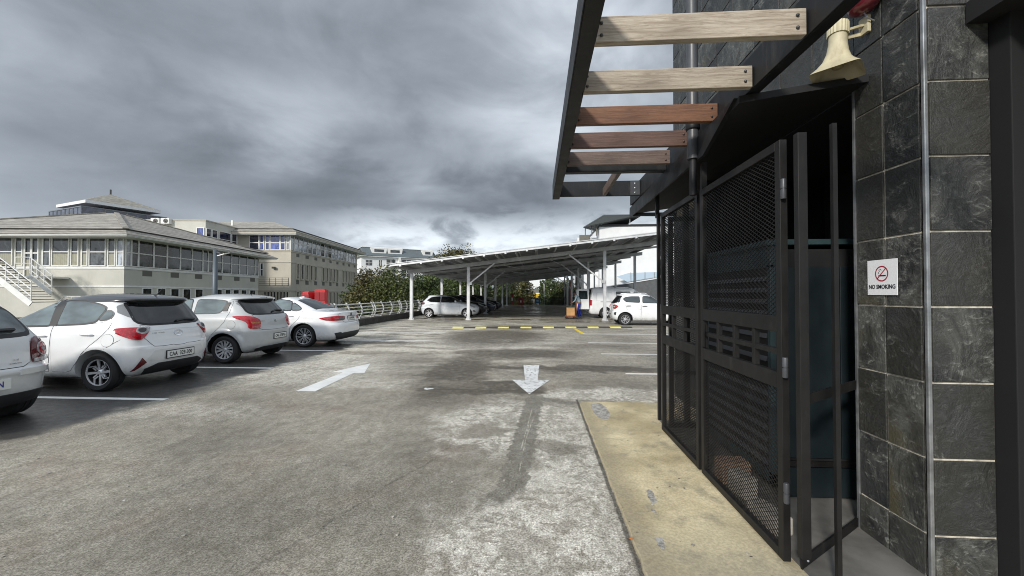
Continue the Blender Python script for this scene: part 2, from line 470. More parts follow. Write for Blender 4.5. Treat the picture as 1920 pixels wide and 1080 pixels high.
    def strip(s, name, pts, mode, w, mat, parent=None, side=1, off=.004, h=.004, zref=.8):
        """a raised strip of width w along a polyline laid on the body"""
        if mode == 's': s._km = s.sh.kmap(zref)
        P = []
        for i in range(len(pts)-1):
            p, q = Vector(pts[i]), Vector(pts[i+1]); n = max(1, int((q-p).length/.05)); P += [p+(q-p)*(j/n) for j in range(n)]
        P.append(Vector(pts[-1])); mb = MB(); rings = []
        for i, q in enumerate(P):
            d = (P[min(i+1, len(P)-1)]-P[max(0, i-1)]).normalized(); nn = Vector((-d.y, d.x))*(w/2)
            a, na = s.hit(*(q+nn), mode, side); b, nb = s.hit(*(q-nn), mode, side)
            rings.append(mb.verts([a-na*.003, a+na*(off+h), b+nb*(off+h), b-nb*.003]))
        for a, b in zip(rings, rings[1:]):
            for k in range(3): mb.face((a+k, a+k+1, b+k+1, b+k))
        mb.face([rings[0]+k for k in range(4)]); mb.face([rings[-1]+k for k in range(4)])
        return mb.build(name, mat, parent or s.root, auto=40)
    def wheels(s, style, rr, tw=.19, mat='alloy', back='dark_alloy'):
        sp = s.sp; Rt = sp['rw']; W_ = max(sp['rows'], key=lambda r_: r_[3])[3]
        hw = tw/2
        ty = MB().lathe([(rr*.98, -hw+.01), (rr+.012, -hw), (rr+.03, -hw-.004), ((rr+Rt)/2+.01, -hw-.012), (Rt-.028, -hw-.003), (Rt-.008, -hw+.014), (Rt, -hw+.035), (Rt+.001, -.03), (Rt-.007, -.027), (Rt-.007, -.021), (Rt+.002, -.018), (Rt+.002, .018), (Rt-.007, .021), (Rt-.007, .027), (Rt+.001, .03), (Rt, hw-.035), (Rt-.01, hw-.01), (rr+.02, hw), (rr*.98, hw-.01)], 48, 'y', caps=False).mesh('tyre', M['tyre'], auto=35, smooth=True)
        rm = MB(); rm.cur = 0      # outward side is -y
        rm.lathe([(rr*.985, -hw+.004), (rr*.94, -hw+.006), (rr*.915, -hw+.02)], 48, 'y', caps=False); rm.cur = 1; rm.lathe([(rr*.915, -hw+.02), (rr*.84, hw*.2), (rr*.84, hw), (rr*.99, hw)], 48, 'y', caps=False)
        rm.cur = 1; rm.lathe([(.001, hw*.1), (rr*.62, hw*.1), (rr*.62, hw*.35), (.001, hw*.35)], 32, 'y')      # brake disc
        rm.lathe([(rr*.86, hw*.55), (.001, hw*.5)], 32, 'y', caps=False)
        rm.cur = 0
        yo = -hw+.022
        def bar(a0, r0, w0, a1, r1, w1, dep=.022, y0=yo+.012, y1=yo):
            p = []
            for (a, r_, w, y) in ((a0, r0, w0, y0), (a1, r1, w1, y1)):
                a = R(a); c = Vector((math.cos(a)*r_, 0, math.sin(a)*r_)); t = Vector((-math.sin(a), 0, math.cos(a)))
                p.append([c-t*w/2+Vector((0, y, 0)), c+t*w/2+Vector((0, y, 0)), c+t*w/2*.7+Vector((0, y+dep, 0)), c-t*w/2*.7+Vector((0, y+dep, 0))])
            rm.hexa([p[0][0], p[0][1], p[0][2], p[0][3], p[1][0], p[1][1], p[1][2], p[1][3]])
        R9 = rr*.93
        if style == 'hyundai_like':
            for k in range(4):
                a = 90*k+8
                bar(a, .03, .030, a, R9, .040)
                bar(a+28, .05, .016, a+34, rr*.62, .020); bar(a+34, rr*.60, .020, a+60, R9, .024)
                bar(a+58, rr*.35, .02, a+50, rr*.60, .018)
        elif style == 'cap':
            for k in range(7):
                a = 360/7*k+12
                for d, e in ((-9, -15), (9, 11)):
                    bar(a+d, .045, .024, a+d*1.1, rr*.55, .030); bar(a+d*1.1, rr*.54, .030, a+e, R9, .046)
        elif style == 'twin':
            for k in range(10):
                a = 36*k+8
                bar(a-5, .06, .010, a-6.5, R9, .015); bar(a+5, .06, .010, a+6.5, R9, .015)
        elif style == 'star':
            for k in range(5):
                a = 72*k+18
                bar(a-6, .05, .03, a-15, R9, .035); bar(a+6, .05, .03, a+15, R9, .035)
        elif style == 'thin':
            for k in range(8):
                a = 45*k; bar(a, .04, .018, a+10, R9, .014); bar(a+6, .04, .012, a-10, R9, .010)
        elif style == 'five':
            for k in range(5):
                a = 72*k+18; bar(a, .045, .06, a, R9, .085)
        rm.lathe([(.001, yo+.004), (.024, yo+.002), (.036, yo+.012), (.055, yo+.03), (.055, 0.0)], 24, 'y', caps=False)
        for k in range(5): rm.lathe([(.007, yo+.018), (.007, yo+.035)], 8, 'y', (math.cos(R(72*k))*.045, 0, math.sin(R(72*k))*.045))
        rim = rm.mesh('rim', [M[mat], M[back]], auto=30, smooth=True)
        for xa in (0, sp['wb']):
            for sg in (1, -1):
                e = empty('wheel'); e.parent = s.root; e.location = (xa, sg*(W_*.985-.022-hw), Rt); e.rotation_euler = (0, rnd.uniform(-.3, .3), PI if sg > 0 else 0)
                for me in (ty, rim):
                    o = bpy.data.objects.new(me.name, me); COL.objects.link(o); o.parent = e
    def handle(s, door, x, z, side, dark=False, L=.11):
        p, n = s.hit(x, z, 'side', side)
        mb = MB().tube([p+Vector((-L, 0, -.004))+n*.004, p+Vector((-L*.8, 0, 0))+n*.03, p+Vector((0, 0, .004))+n*.036, p+Vector((L*.8, 0, .004))+n*.03, p+Vector((L, 0, .002))+n*.004], .012, 10, radii=[.010, .013, .014, .013, .010])
        return mb.build('handle', M['black_plastic'] if dark else s.pm, door, smooth=True)
    def mirror(s, x, z, side, mat=None):
        p, n = s.hit(x, z, 'side', side); c = p+Vector((.02, side*.12, .05))
        mb = MB(); bm = bmesh.new(); bmesh.ops.create_icosphere(bm, subdivisions=3, radius=1)
        for v in bm.verts:
            q = v.co; v.co = Vector((c.x+max(q.x, -.45)*.075, c.y+q.y*.095, c.z+q.z*.075))
        me = bpy.data.meshes.new('mirror'); bm.to_mesh(me); bm.free(); me.materials.append(mat or s.pm); me.polygons.foreach_set('use_smooth', [True]*len(me.polygons))
        o = bpy.data.objects.new('mirror', me); COL.objects.link(o); o.parent = s.root
        MB().tube([p-n*.02, c-Vector((0, side*.05, .03))], .018, 8).build('mirror_arm', M['black_plastic'], o, smooth=True)
    def plate(s, y, z, txt, blue=False, w=.52, h=.112, tilt=0.0, frame=True, sz=.092, tmat=None):
        p, n = s.hit(y, z, 'rear', 1); e = empty('number_plate'); e.parent = s.root
        e.location = p+Vector((-.012, 0, 0)); e.rotation_euler = (0, tilt, 0)
        MB().box(-.004, -w/2, -h/2, .012, w/2, h/2).build('plate', M['plate_white'], e, bevel=.003)
        if frame: MB().box(-.002, -w/2-.014, -h/2-.014, .014, w/2+.014, h/2+.014).build('plate_frame', M['plate_black'], e)
        text('lettering', txt, sz, tmat or (M['plate_blue'] if blue else M['plate_black']), e, (-.0055, 0, -.002), (PI/2, 0, -PI/2), depth=.0012, sx_=.78, bold=.0016, spacing=1.05)
        return e

# rows: z, rear x, front x, half width, rear corner length, rear exponent, front corner length, front exponent
def small_hatch(kind, name):
    if kind == 'i10':
        rows = [(.19, -.36, 2.98, .70, .55, 3.2, .6, 2.6), (.23, -.47, 3.05, .79, .60, 3.2, .7, 2.6), (.33, -.57, 3.13, .822, .66, 3.1, .8, 2.5), (.46, -.60, 3.17, .832, .68, 3.1, .85, 2.5), (.60, -.605, 3.17, .838, .68, 3.1, .85, 2.4),
                (.665, -.60, 3.15, .840, .68, 3.1, .85, 2.4), (.69, -.575, 3.13, .838, .66, 3.2, .85, 2.4), (.78, -.565, 3.04, .832, .66, 3.2, .85, 2.4), (.86, -.55, 2.86, .825, .66, 3.2, .85, 2.4), (.93, -.53, 2.45, .812, .66, 3.1, .7, 2.5), (.985, -.50, 2.02, .79, .64, 3.0, .5, 2.6),
                (1.03, -.48, 1.90, .772, .62, 3.0, .5, 2.5), (1.15, -.40, 1.68, .735, .60, 3.0, .6, 2.4), (1.28, -.31, 1.42, .69, .58, 3.0, .6, 2.4), (1.372, -.235, 1.22, .65, .56, 3.0, .6, 2.4), (1.38, -.30, 1.20, .645, .62, 3.3, .6, 2.4), (1.40, -.345, 1.14, .635, .66, 3.4, .6, 2.4),
                (1.43, -.345, 1.05, .615, .66, 3.4, .6, 2.4), (1.455, -.27, .93, .59, .62, 3.0, .6, 2.4), (1.49, -.02, .72, .50, .5, 2.6, .5, 2.4), (1.512, .22, .52, .30, .2, 2.4, .2, 2.4), (1.518, .33, .42, .06, .05, 2, .05, 2)]
        c = Car(name, dict(rows=rows, wb=2.45, rw=.295, ra=.36, paint='white_paint', roof_z=1.376, roof_mat='black_paint'))
        fd = [(.92, .33), (.80, .42), (.755, .60), (.755, .93), (.80, 1.03), (1.02, 1.0), (1.86, .96), (2.02, .90), (2.05, .60), (1.98, .31), (1.90, .29)]
        rd = [(.74, .35), (.74, 1.02), (.45, 1.0), (-.02, 1.06), (-.10, 1.02), (-.03, .88), (.16, .70), (.30, .56), (.42, .38), (.55, .30), (.70, .30)]
        zb = .99
        for sg in (1, -1):
            d1 = c.panel('door', [(.80, .31), (.77, .62), (.77, 1.0), (1.40, .985), (1.93, .955), (2.0, .80), (2.0, .45), (1.93, .29)], 'side', side=sg)
            d2 = c.panel('door', [(.74, .31), (.745, .62), (.745, 1.0), (.30, 1.02), (-.02, 1.06), (-.13, 1.12), (-.16, 1.06), (-.14, .96), (-.06, .86), (.10, .72), (.24, .58), (.35, .42), (.42, .33), (.52, .30)], 'side', side=sg)
            c.handle(d1, .93, .855, sg); c.handle(d2, .17, .875, sg)
            c.window('window', [(.83, 1.02), (.85, 1.385), (1.0, 1.385), (1.22, 1.33), (1.50, 1.17), (1.74, 1.0)], 'side', M['car_glass_pale'], side=sg, smooth=1, seal=.03)
            c.window('window', [(.73, 1.025), (.72, 1.385), (.40, 1.385), (.12, 1.33), (.0, 1.28), (.10, 1.075), (.30, 1.045)], 'side', M['car_glass_pale'], side=sg, smooth=1, seal=.022)
            c.window('window', [(-.035, 1.26), (-.13, 1.20), (-.12, 1.12), (.055, 1.09)], 'side', M['car_glass_pale'], side=sg, smooth=1, seal=.015)
            c.patch('pillar_trim', [(.84, 1.01), (.86, 1.395), (.70, 1.395), (.715, 1.01)], 'side', M['seal'], off=.0105, side=sg)
            c.patch('pillar_panel', [(-.16, 1.21), (-.21, 1.19), (-.33, 1.12), (-.345, 1.17), (-.27, 1.30), (-.15, 1.35), (-.10, 1.31), (-.14, 1.26)], 'side', M['grey_trim'], off=.006, side=sg, smooth=1)
            c.panel('fuel_flap' if sg > 0 else 'side_badge', [(-.16+.095*math.cos(a), .79+.095*math.sin(a)) for a in np.linspace(0, 2*PI, 25)[:-1]], 'side', side=sg, gap=.004) if sg > 0 else None
            t = c.patch('tail_light', [(.47, .975), (.53, .968), (.75, .975), (.90, .967), (.96, .945), (.93, .91), (.85, .86), (.74, .80), (.63, .775), (.58, .80), (.51, .88)], 's', M['red_lens'], off=.016, side=sg, smooth=1, zref=.85, bulge=.008)
            c.patch('reversing_lens', [(.49, .968), (.50, .90), (.59, .855), (.67, .90), (.66, .958), (.57, .972)], 's', M['clear_lens'], off=.032, side=sg, smooth=1, zref=.85, parent=t)
            c.patch('indicator_lens', [(.54, .955), (.55, .905), (.60, .885), (.645, .91), (.64, .948)], 's', M['smoke_lens'], off=.036, side=sg, smooth=1, zref=.85, parent=t)
            c.patch('reflector', [(.62, .50), (.56, .42), (.685, .31), (.73, .295)], 's', M['dark_red_lens'], off=.012, side=sg, zref=.45)
            c.patch('headlight', [(2.98, .72), (2.62, .84), (2.60, .78), (2.86, .66)], 'side', M['clear_lens'], off=.012, side=sg, smooth=1)
            c.mirror(1.72, 1.03, sg)
            c.strip('bumper_seam', [(-.13, .66), (-.34, .80)], 'side', .007, M['gap'], side=sg, off=0, h=.001)
        tg = c.panel('tailgate', [(-.56, 1.0), (-.575, .93), (-.56, .80), (-.45, .665), (-.3, .655), (-.13, .66), (-.08, .645), (.08, .645), (.13, .66), (.3, .655), (.45, .665), (.56, .80), (.575, .93), (.56, 1.0)], 'rear', gap=.006)
        c.strip('crease', [(-.50, .91), (0, .925), (.50, .91)], 'rear', .012, c.pm, tg, off=.004, h=.006)
        ov = [(.082*math.cos(a), .846+.043*math.sin(a)) for a in np.linspace(0, 2*PI, 29)]
        c.strip('emblem', ov, 'rear', .010, M['chrome'], tg, off=.008, h=.006)
        c.strip('emblem', [(.03, .82), (.018, .848), (-.022, .846), (-.036, .873)], 'rear', .010, M['chrome'], tg, off=.008, h=.006)
        p, n = c.hit(.42, .872, 'rear', 1)
        text('badge', 'i10', .04, M['chrome'], tg, p+Vector((-.012, 0, 0)), (PI/2, 0, -PI/2-.25), depth=.002, sx_=1.3)
        text('badge', 'GRAND', .026, M['chrome'], tg, p+Vector((-.018, -.11, -.001)), (PI/2, 0, -PI/2-.15), depth=.002, sx_=1.2)
        w = c.window('rear_window', [(-.58, 1.06), (-.535, 1.36), (-.2, 1.37), (.2, 1.37), (.535, 1.36), (.58, 1.06), (.45, 1.02), (0, 1.015), (-.45, 1.02)], 'rear', M['dark_tint'], seal=.03, smooth=1)
        c.strip('wiper', [(-.02, 1.035), (-.2, 1.055), (-.42, 1.04)], 'rear', .022, M['seal'], w, off=.02, h=.02)
        c.patch('windscreen', [(-.62, 1.04), (-.55, 1.38), (.55, 1.38), (.62, 1.04)], 'front', M['car_glass'], off=.006, smooth=1)
        c.patch('bumper_valance', [(-.55, .315), (-.38, .385), (.38, .385), (.55, .315), (.52, .225), (-.52, .225)], 'rear', M['black_plastic'], off=.012)
        c.patch('plate_recess', [(-.44, .60), (-.58, .44), (-.30, .405), (.30, .405), (.58, .44), (.44, .60)], 'rear', M['pearl_paint'], off=.003, skirt=.002)
        c.plate(0, .50, 'CAA  329-300')
        MB().tube([(-.12, 0, 1.46), (-.26, 0, 1.60)], .006, 8, radii=[.007, .003]).build('antenna', M['seal'], c.root, smooth=True)
        MB().lathe([(.03, 1.44), (.022, 1.475), (.001, 1.485)], 14, 'z', (-.12, 0, 0)).build('antenna_base', M['black_plastic'], c.root, smooth=True)
        c.wheels('hyundai_like', .205, .19)
        return c
    if kind == 'swift':
        rows = [(.20, -.40, 2.95, .72, .55, 3.2, .6, 2.6), (.25, -.55, 3.05, .80, .62, 3.2, .7, 2.6), (.33, -.62, 3.13, .835, .68, 3.1, .8, 2.5), (.45, -.635, 3.17, .85, .70, 3.0, .85, 2.5), (.60, -.64, 3.18, .862, .72, 2.9, .85, 2.4),
                (.70, -.64, 3.16, .866, .72, 2.9, .85, 2.4), (.735, -.615, 3.12, .865, .70, 3.0, .85, 2.4), (.80, -.60, 3.05, .86, .70, 3.0, .85, 2.4), (.90, -.58, 2.85, .85, .70, 2.9, .85, 2.4), (.98, -.555, 2.40, .835, .68, 2.9, .7, 2.5), (1.04, -.52, 2.05, .80, .66, 2.9, .5, 2.6),
                (1.08, -.49, 1.95, .775, .64, 2.9, .5, 2.5), (1.18, -.41, 1.75, .735, .60, 3.0, .6, 2.4), (1.30, -.30, 1.50, .70, .58, 3.0, .6, 2.4), (1.375, -.22, 1.32, .665, .56, 3.0, .6, 2.4), (1.385, -.29, 1.30, .66, .62, 3.2, .6, 2.4), (1.405, -.335, 1.24, .65, .66, 3.2, .6, 2.4),
                (1.43, -.32, 1.13, .63, .66, 3.2, .6, 2.4), (1.455, -.22, 1.0, .59, .62, 2.9, .6, 2.4), (1.49, .02, .78, .50, .5, 2.6, .5, 2.4), (1.512, .25, .56, .30, .2, 2.4, .2, 2.4), (1.518, .36, .46, .06, .05, 2, .05, 2)]
        c = Car(name, dict(rows=rows, wb=2.45, rw=.30, ra=.365, paint='satin_silver', flare=.03))
        for sg in (1, -1):
            d1 = c.panel('door', [(.80, .33), (.77, .62), (.77, 1.06), (1.40, 1.03), (1.93, 1.0), (2.0, .80), (2.0, .45), (1.93, .31)], 'side', side=sg)
            d2 = c.panel('door', [(.74, .33), (.745, .62), (.745, 1.06), (.30, 1.07), (-.02, 1.10), (-.05, 1.35), (-.075, 1.32), (-.06, 1.10), (.0, .90), (.14, .74), (.28, .60), (.38, .44), (.44, .35), (.52, .32)], 'side', side=sg)
            c.handle(d1, .93, .90, sg)
            c.patch('handle', [(.0, 1.13), (.10, 1.13), (.04, 1.32), (-.03, 1.32)], 'side', M['black_plastic'], off=.012, side=sg, parent=d2)
            c.window('window', [(.83, 1.08), (.85, 1.375), (1.02, 1.375), (1.3, 1.33), (1.56, 1.20), (1.80, 1.06)], 'side', M['car_glass_pale'], side=sg, smooth=1)
            c.window('window', [(.73, 1.08), (.72, 1.375), (.40, 1.375), (.16, 1.36), (.05, 1.34), (.13, 1.13), (.20, 1.09)], 'side', M['car_glass_pale'], side=sg, smooth=1)
            if sg > 0: c.panel('fuel_flap', [(-.16+.09*math.cos(a), .84+.09*math.sin(a)) for a in np.linspace(0, 2*PI, 25)[:-1]], 'side', side=sg, gap=.003)
            t = c.patch('tail_light', [(.47, .93), (.47, .80), (.52, .735), (.72, .745), (.76, .78), (.75, .86), (.82, .92), (1.00, .985), (1.04, 1.015), (.95, 1.025), (.75, 1.02), (.60, .995)], 's', M['red_lens'], off=.018, side=sg, smooth=1, zref=.85, bulge=.012)
            c.patch('reversing_lens', [(.50, .885), (.50, .85), (.68, .85), (.70, .885)], 's', M['orange_lens'], off=.036, side=sg, zref=.85, parent=t)
            c.patch('headlight', [(2.98, .76), (2.62, .90), (2.60, .82), (2.86, .70)], 'side', M['clear_lens'], off=.012, side=sg, smooth=1)
            c.mirror(1.76, 1.06, sg)
        c.patch('pillar_panel', [(.60, 1.10), (.66, 1.33), (.60, 1.36), (.54, 1.09)], 'rear', M['grey_trim'], off=.003)
        tg = c.panel('tailgate', [(-.58, 1.04), (-.56, .93), (-.53, .75), (-.46, .715), (-.2, .70), (.2, .70), (.46, .715), (.53, .75), (.56, .93), (.58, 1.04)], 'rear', gap=.006)
        c.strip('emblem', [(.035, .93), (-.03, .905), (.03, .88), (-.035, .855)], 'rear', .012, M['chrome'], tg, off=.008, h=.006)
        c.strip('emblem', [(.035, .905), (.0, .892), (-.035, .875)], 'rear', .010, M['chrome'], tg, off=.008, h=.006)
        p, n = c.hit(.40, .90, 'rear', 1)
        text('badge', 'SWIFT', .03, M['chrome'], tg, p+Vector((-.014, 0, 0)), (PI/2, 0, -PI/2-.15), depth=.002, sx_=1.4)
        w = c.window('rear_window', [(-.62, 1.10), (-.575, 1.355), (-.2, 1.37), (.2, 1.37), (.575, 1.355), (.62, 1.10), (.5, 1.065), (0, 1.06), (-.5, 1.065)], 'rear', M['dark_tint'], seal=.03, smooth=1)
        c.strip('wiper', [(-.02, 1.085), (-.2, 1.12), (-.42, 1.10)], 'rear', .024, M['seal'], w, off=.02, h=.02)
        c.patch('brake_light', [(-.12, 1.395), (-.12, 1.43), (.12, 1.43), (.12, 1.395)], 'rear', M['seal'], off=.006)
        c.patch('windscreen', [(-.62, 1.09), (-.55, 1.38), (.55, 1.38), (.62, 1.09)], 'front', M['car_glass'], off=.006, smooth=1)
        c.patch('bumper_valance', [(-.60, .30), (-.40, .335), (.40, .335), (.60, .30), (.55, .245), (-.55, .245)], 'rear', M['black_plastic'], off=.01)
        c.plate(-.12, .535, 'CAA 278765', w=.44, h=.11, sz=.088)
        MB().tube([(.0, 0, 1.49), (-.10, 0, 1.60)], .006, 8, radii=[.007, .003]).build('antenna', M['seal'], c.root, smooth=True)
        c.wheels('cap', .205, .19, 'hubcap')
        return c
def sedan(name):
    rows = [(.17, -.72, 3.30, .74, .6, 3.2, .6, 2.6), (.21, -.90, 3.42, .83, .7, 3.1, .8, 2.5), (.30, -.99, 3.52, .88, .8, 3.0, .9, 2.4), (.42, -1.02, 3.56, .895, .84, 2.9, .95, 2.4), (.56, -1.03, 3.58, .903, .86, 2.8, 1.0, 2.3), (.64, -1.025, 3.56, .905, .86, 2.8, 1.0, 2.3),
            (.68, -.99, 3.50, .903, .84, 2.8, 1.0, 2.3), (.76, -.975, 3.36, .895, .82, 2.8, 1.0, 2.3), (.86, -.965, 3.05, .885, .82, 2.8, .9, 2.3), (.92, -.965, 2.70, .87, .82, 2.7, .8, 2.4), (.955, -.97, 2.30, .855, .82, 2.7, .6, 2.4), (.985, -.95, 2.0, .83, .80, 2.7, .5, 2.4), (1.00, -.88, 1.95, .80, .74, 2.6, .5, 2.4), (1.025, -.50, 1.88, .765, .60, 2.6, .5, 2.4),
            (1.05, -.33, 1.82, .74, .56, 2.8, .5, 2.4), (1.14, -.12, 1.62, .69, .60, 2.8, .5, 2.4), (1.25, .14, 1.37, .635, .60, 2.8, .5, 2.4), (1.34, .38, 1.12, .575, .55, 2.7, .5, 2.4), (1.39, .56, .98, .51, .3, 2.6, .25, 2.4), (1.415, .66, .90, .40, .15, 2.4, .15, 2.4), (1.425, .74, .82, .08, .05, 2, .05, 2)]
    c = Car(name, dict(rows=rows, wb=2.81, rw=.32, ra=.372, paint='white_paint', flare=.02))
    for sg in (1, -1):
        d1 = c.panel('door', [(1.20, .28), (1.16, .60), (1.16, 1.01), (1.80, .985), (2.25, .95), (2.28, .60), (2.20, .28)], 'side', side=sg)
        d2 = c.panel('door', [(1.13, .28), (1.13, 1.01), (.5, 1.01), (.12, 1.03), (.06, 1.0), (.16, .80), (.34, .62), (.46, .42), (.55, .28)], 'side', side=sg)
        c.handle(d1, 1.35, .88, sg); c.handle(d2, .40, .89, sg)
        c.window('window', [(1.15, 1.03), (1.12, 1.335), (1.30, 1.20), (1.70, 1.01)], 'side', M['car_glass_pale'], side=sg)
        c.window('window', [(1.10, 1.035), (1.06, 1.335), (.92, 1.345), (.60, 1.31), (.50, 1.27), (.46, 1.045)], 'side', M['car_glass_pale'], side=sg, seal=.02)
        c.window('window', [(.43, 1.05), (.46, 1.255), (.28, 1.17), (.16, 1.09), (.19, 1.055)], 'side', M['car_glass_pale'], side=sg, smooth=1, seal=.02)
        t = c.patch('tail_light', [(.40, .86), (.40, .775), (.43, .755), (.80, .745), (1.0, .765), (1.12, .80), (1.17, .825), (1.10, .84), (.90, .87), (.70, .885), (.52, .875)], 's', M['red_lens'], off=.018, side=sg, zref=.80, bulge=.01)
        c.patch('reversing_lens', [(.41, .85), (.41, .785), (.62, .78), (.62, .86)], 's', M['smoke_lens'], off=.034, side=sg, zref=.80, parent=t)
        c.patch('exhaust_trim', [(.30, .22), (.34, .32), (.62, .42), (.80, .40), (.72, .25), (.60, .21)], 's', M['black_plastic'], off=.012, side=sg, zref=.40)
        c.patch('headlight', [(3.30, .66), (2.95, .78), (2.95, .70), (3.2, .62)], 'side', M['clear_lens'], off=.012, side=sg, smooth=1)
        c.mirror(1.70, 1.0, sg)
    tg = c.panel('boot_lid', [(-.46, .965), (-.62, .93), (-.60, .86), (-.46, .72), (-.40, .685), (.40, .685), (.46, .72), (.60, .86), (.62, .93), (.46, .965)], 'rear', gap=.006)
    c.strip('emblem', [(.04*math.cos(a), .905+.04*math.sin(a)) for a in np.linspace(0, 2*PI, 20)], 'rear', .016, M['plate_black'], tg, off=.006, h=.004)
    c.strip('emblem', [(-.018, .905), (.018, .905)], 'rear', .03, M['plate_blue'], tg, off=.007, h=.004)
    c.window('rear_window', [(-.20, -.58), (.05, -.52), (.40, -.44), (.42, 0), (.40, .44), (.05, .52), (-.20, .58), (-.245, 0)], 'top', M['car_glass'], seal=.02)
    c.patch('windscreen', [(-.62, 1.06), (-.50, 1.36), (.50, 1.36), (.62, 1.06)], 'front', M['car_glass'], off=.006, smooth=1)
    c.patch('bumper_valance', [(-.62, .30), (-.50, .40), (.50, .40), (.62, .30), (.55, .19), (-.55, .19)], 'rear', M['black_plastic'], off=.01)
    c.plate(0, .80, 'CA 90768', w=.44, h=.11, sz=.085)
    mb = MB(); mb.prism([(.66, 1.40), (.48, 1.405), (.50, 1.44), (.62, 1.425)], -.025, .025, 'y'); mb.build('antenna_fin', c.pm, c.root, bevel=.006)
    c.wheels('twin', .232, .22, 'alloy')
    return c
def old_hatch(name, pt, detail=True, newer=False):
    rows = [(.18, -.38, 2.95, .70, .55, 3.0, .6, 2.6), (.23, -.52, 3.04, .78, .60, 3.0, .7, 2.6), (.34, -.585, 3.11, .80, .62, 2.9, .8, 2.5), (.46, -.61, 3.15, .812, .64, 2.8, .85, 2.5), (.56, -.625, 3.16, .818, .65, 2.8, .85, 2.4), (.60, -.645, 3.16, .83, .66, 2.8, .85, 2.4), (.64, -.635, 3.15, .826, .66, 2.8, .85, 2.4),
            (.67, -.60, 3.12, .822, .64, 2.8, .85, 2.4), (.76, -.59, 3.05, .822, .64, 2.8, .85, 2.4), (.88, -.57, 2.85, .815, .64, 2.8, .85, 2.4), (.95, -.55, 2.35, .80, .62, 2.8, .7, 2.5), (.99, -.53, 2.05, .775, .60, 2.8, .5, 2.6), (1.03, -.50, 1.93, .755, .60, 2.8, .5, 2.5),
            (1.15, -.40, 1.72, .715, .58, 2.9, .6, 2.4), (1.28, -.27, 1.46, .67, .56, 3.0, .6, 2.4), (1.36, -.17, 1.28, .64, .56, 3.0, .6, 2.4), (1.38, -.19, 1.22, .625, .58, 3.1, .6, 2.4), (1.41, -.17, 1.10, .60, .60, 3.0, .6, 2.4),
            (1.435, -.06, .95, .55, .55, 2.8, .55, 2.4), (1.46, .16, .76, .42, .35, 2.6, .35, 2.4), (1.472, .32, .6, .22, .12, 2.4, .12, 2.4), (1.476, .42, .5, .05, .04, 2, .04, 2)]
    c = Car(name, dict(rows=rows, wb=2.46, rw=.30, ra=.345, paint=pt, flare=.014))
    for sg in (1, -1):
        d1 = c.panel('door', [(.80, .31), (.77, .62), (.77, 1.0), (1.40, .985), (1.93, .955), (2.0, .80), (2.0, .45), (1.93, .29)], 'side', side=sg)
        d2 = c.panel('door', [(.74, .31), (.745, .62), (.745, 1.0), (.30, 1.0), (.0, 1.02), (-.02, .92), (.10, .74), (.24, .60), (.35, .42), (.42, .33), (.52, .30)], 'side', side=sg)
        c.handle(d1, .93, .87, sg); c.handle(d2, .20, .88, sg)
        gl = M['dark_tint'] if newer else M['car_glass_pale']
        c.window('window', [(.80, 1.0), (.82, 1.345), (1.02, 1.345), (1.28, 1.29), (1.54, 1.15), (1.76, .99)], 'side', gl, side=sg, smooth=1)
        c.window('window', [(.74, 1.0), (.73, 1.345), (.40, 1.345), (.16, 1.31), (-.06, 1.17), (-.12, 1.10), (.12, 1.02)], 'side', gl, side=sg, smooth=1)
        if newer:
            c.patch('tail_light', [(.42, .98), (.42, .86), (.80, .84), (.92, .88), (.90, .98)], 's', M['dark_red_lens'], off=.014, side=sg, smooth=1, zref=.85, bulge=.01)
            c.patch('headlight', [(3.02, .68), (2.62, .86), (2.66, .76), (2.92, .64)], 'side', M['clear_lens'], off=.014, side=sg, smooth=1)
            c.patch('fog_light', [(3.02, .42), (2.90, .50), (2.80, .42), (2.96, .38)], 'side', M['black_plastic'], off=.012, side=sg, smooth=1)
        else:
            t = c.patch('tail_light', [(.50, .68), (.50, .80), (.53, .93), (.60, .985), (.68, .975), (.75, .92), (.775, .80), (.77, .70), (.66, .685)], 's', M['dark_red_lens'], off=.016, side=sg, smooth=1, zref=.82, bulge=.01)
            ring = [(.645+.075*math.cos(a), .835+.078*math.sin(a)) for a in np.linspace(0, 2*PI, 25)]
            c.patch('round_lens', ring[:-1], 's', M['red_lens'], off=.032, side=sg, zref=.82, parent=t, bulge=.008)
            c.strip('lens_ring', ring, 's', .008, M['clear_lens'], t, sg, off=.03, h=.006, zref=.82)
            c.patch('inner_lens', [(.645+.03*math.cos(a), .835+.03*math.sin(a)) for a in np.linspace(0, 2*PI, 19)[:-1]], 's', M['clear_lens'], off=.045, side=sg, zref=.82, parent=t)
            c.patch('reversing_lens', [(.515, .69), (.515, .735), (.755, .745), (.755, .70)], 's', M['clear_lens'], off=.032, side=sg, zref=.82, parent=t)
            c.patch('headlight', [(2.98, .72), (2.62, .84), (2.60, .78), (2.86, .66)], 'side', M['clear_lens'], off=.012, side=sg, smooth=1)
        c.mirror(1.72, 1.0, sg)
    tg = c.panel('tailgate', [(-.52, 1.0), (-.50, .86), (-.48, .70), (-.40, .66), (.40, .66), (.48, .70), (.50, .86), (.52, 1.0)], 'rear', gap=.006)
    w = c.window('rear_window', [(-.56, 1.05), (-.53, 1.31), (-.2, 1.345), (.2, 1.345), (.53, 1.31), (.56, 1.05), (.4, 1.04), (-.4, 1.04)], 'rear', M['car_glass_pale'] if not newer else M['dark_tint'], seal=.045, smooth=1)
    c.strip('wiper', [(0.05, 1.05), (-.2, 1.075), (-.4, 1.07)], 'rear', .022, M['seal'], w, off=.02, h=.02)
    c.patch('windscreen', [(-.62, 1.03), (-.55, 1.35), (.55, 1.35), (.62, 1.03)], 'front', M['dark_tint'], off=.006, smooth=1)
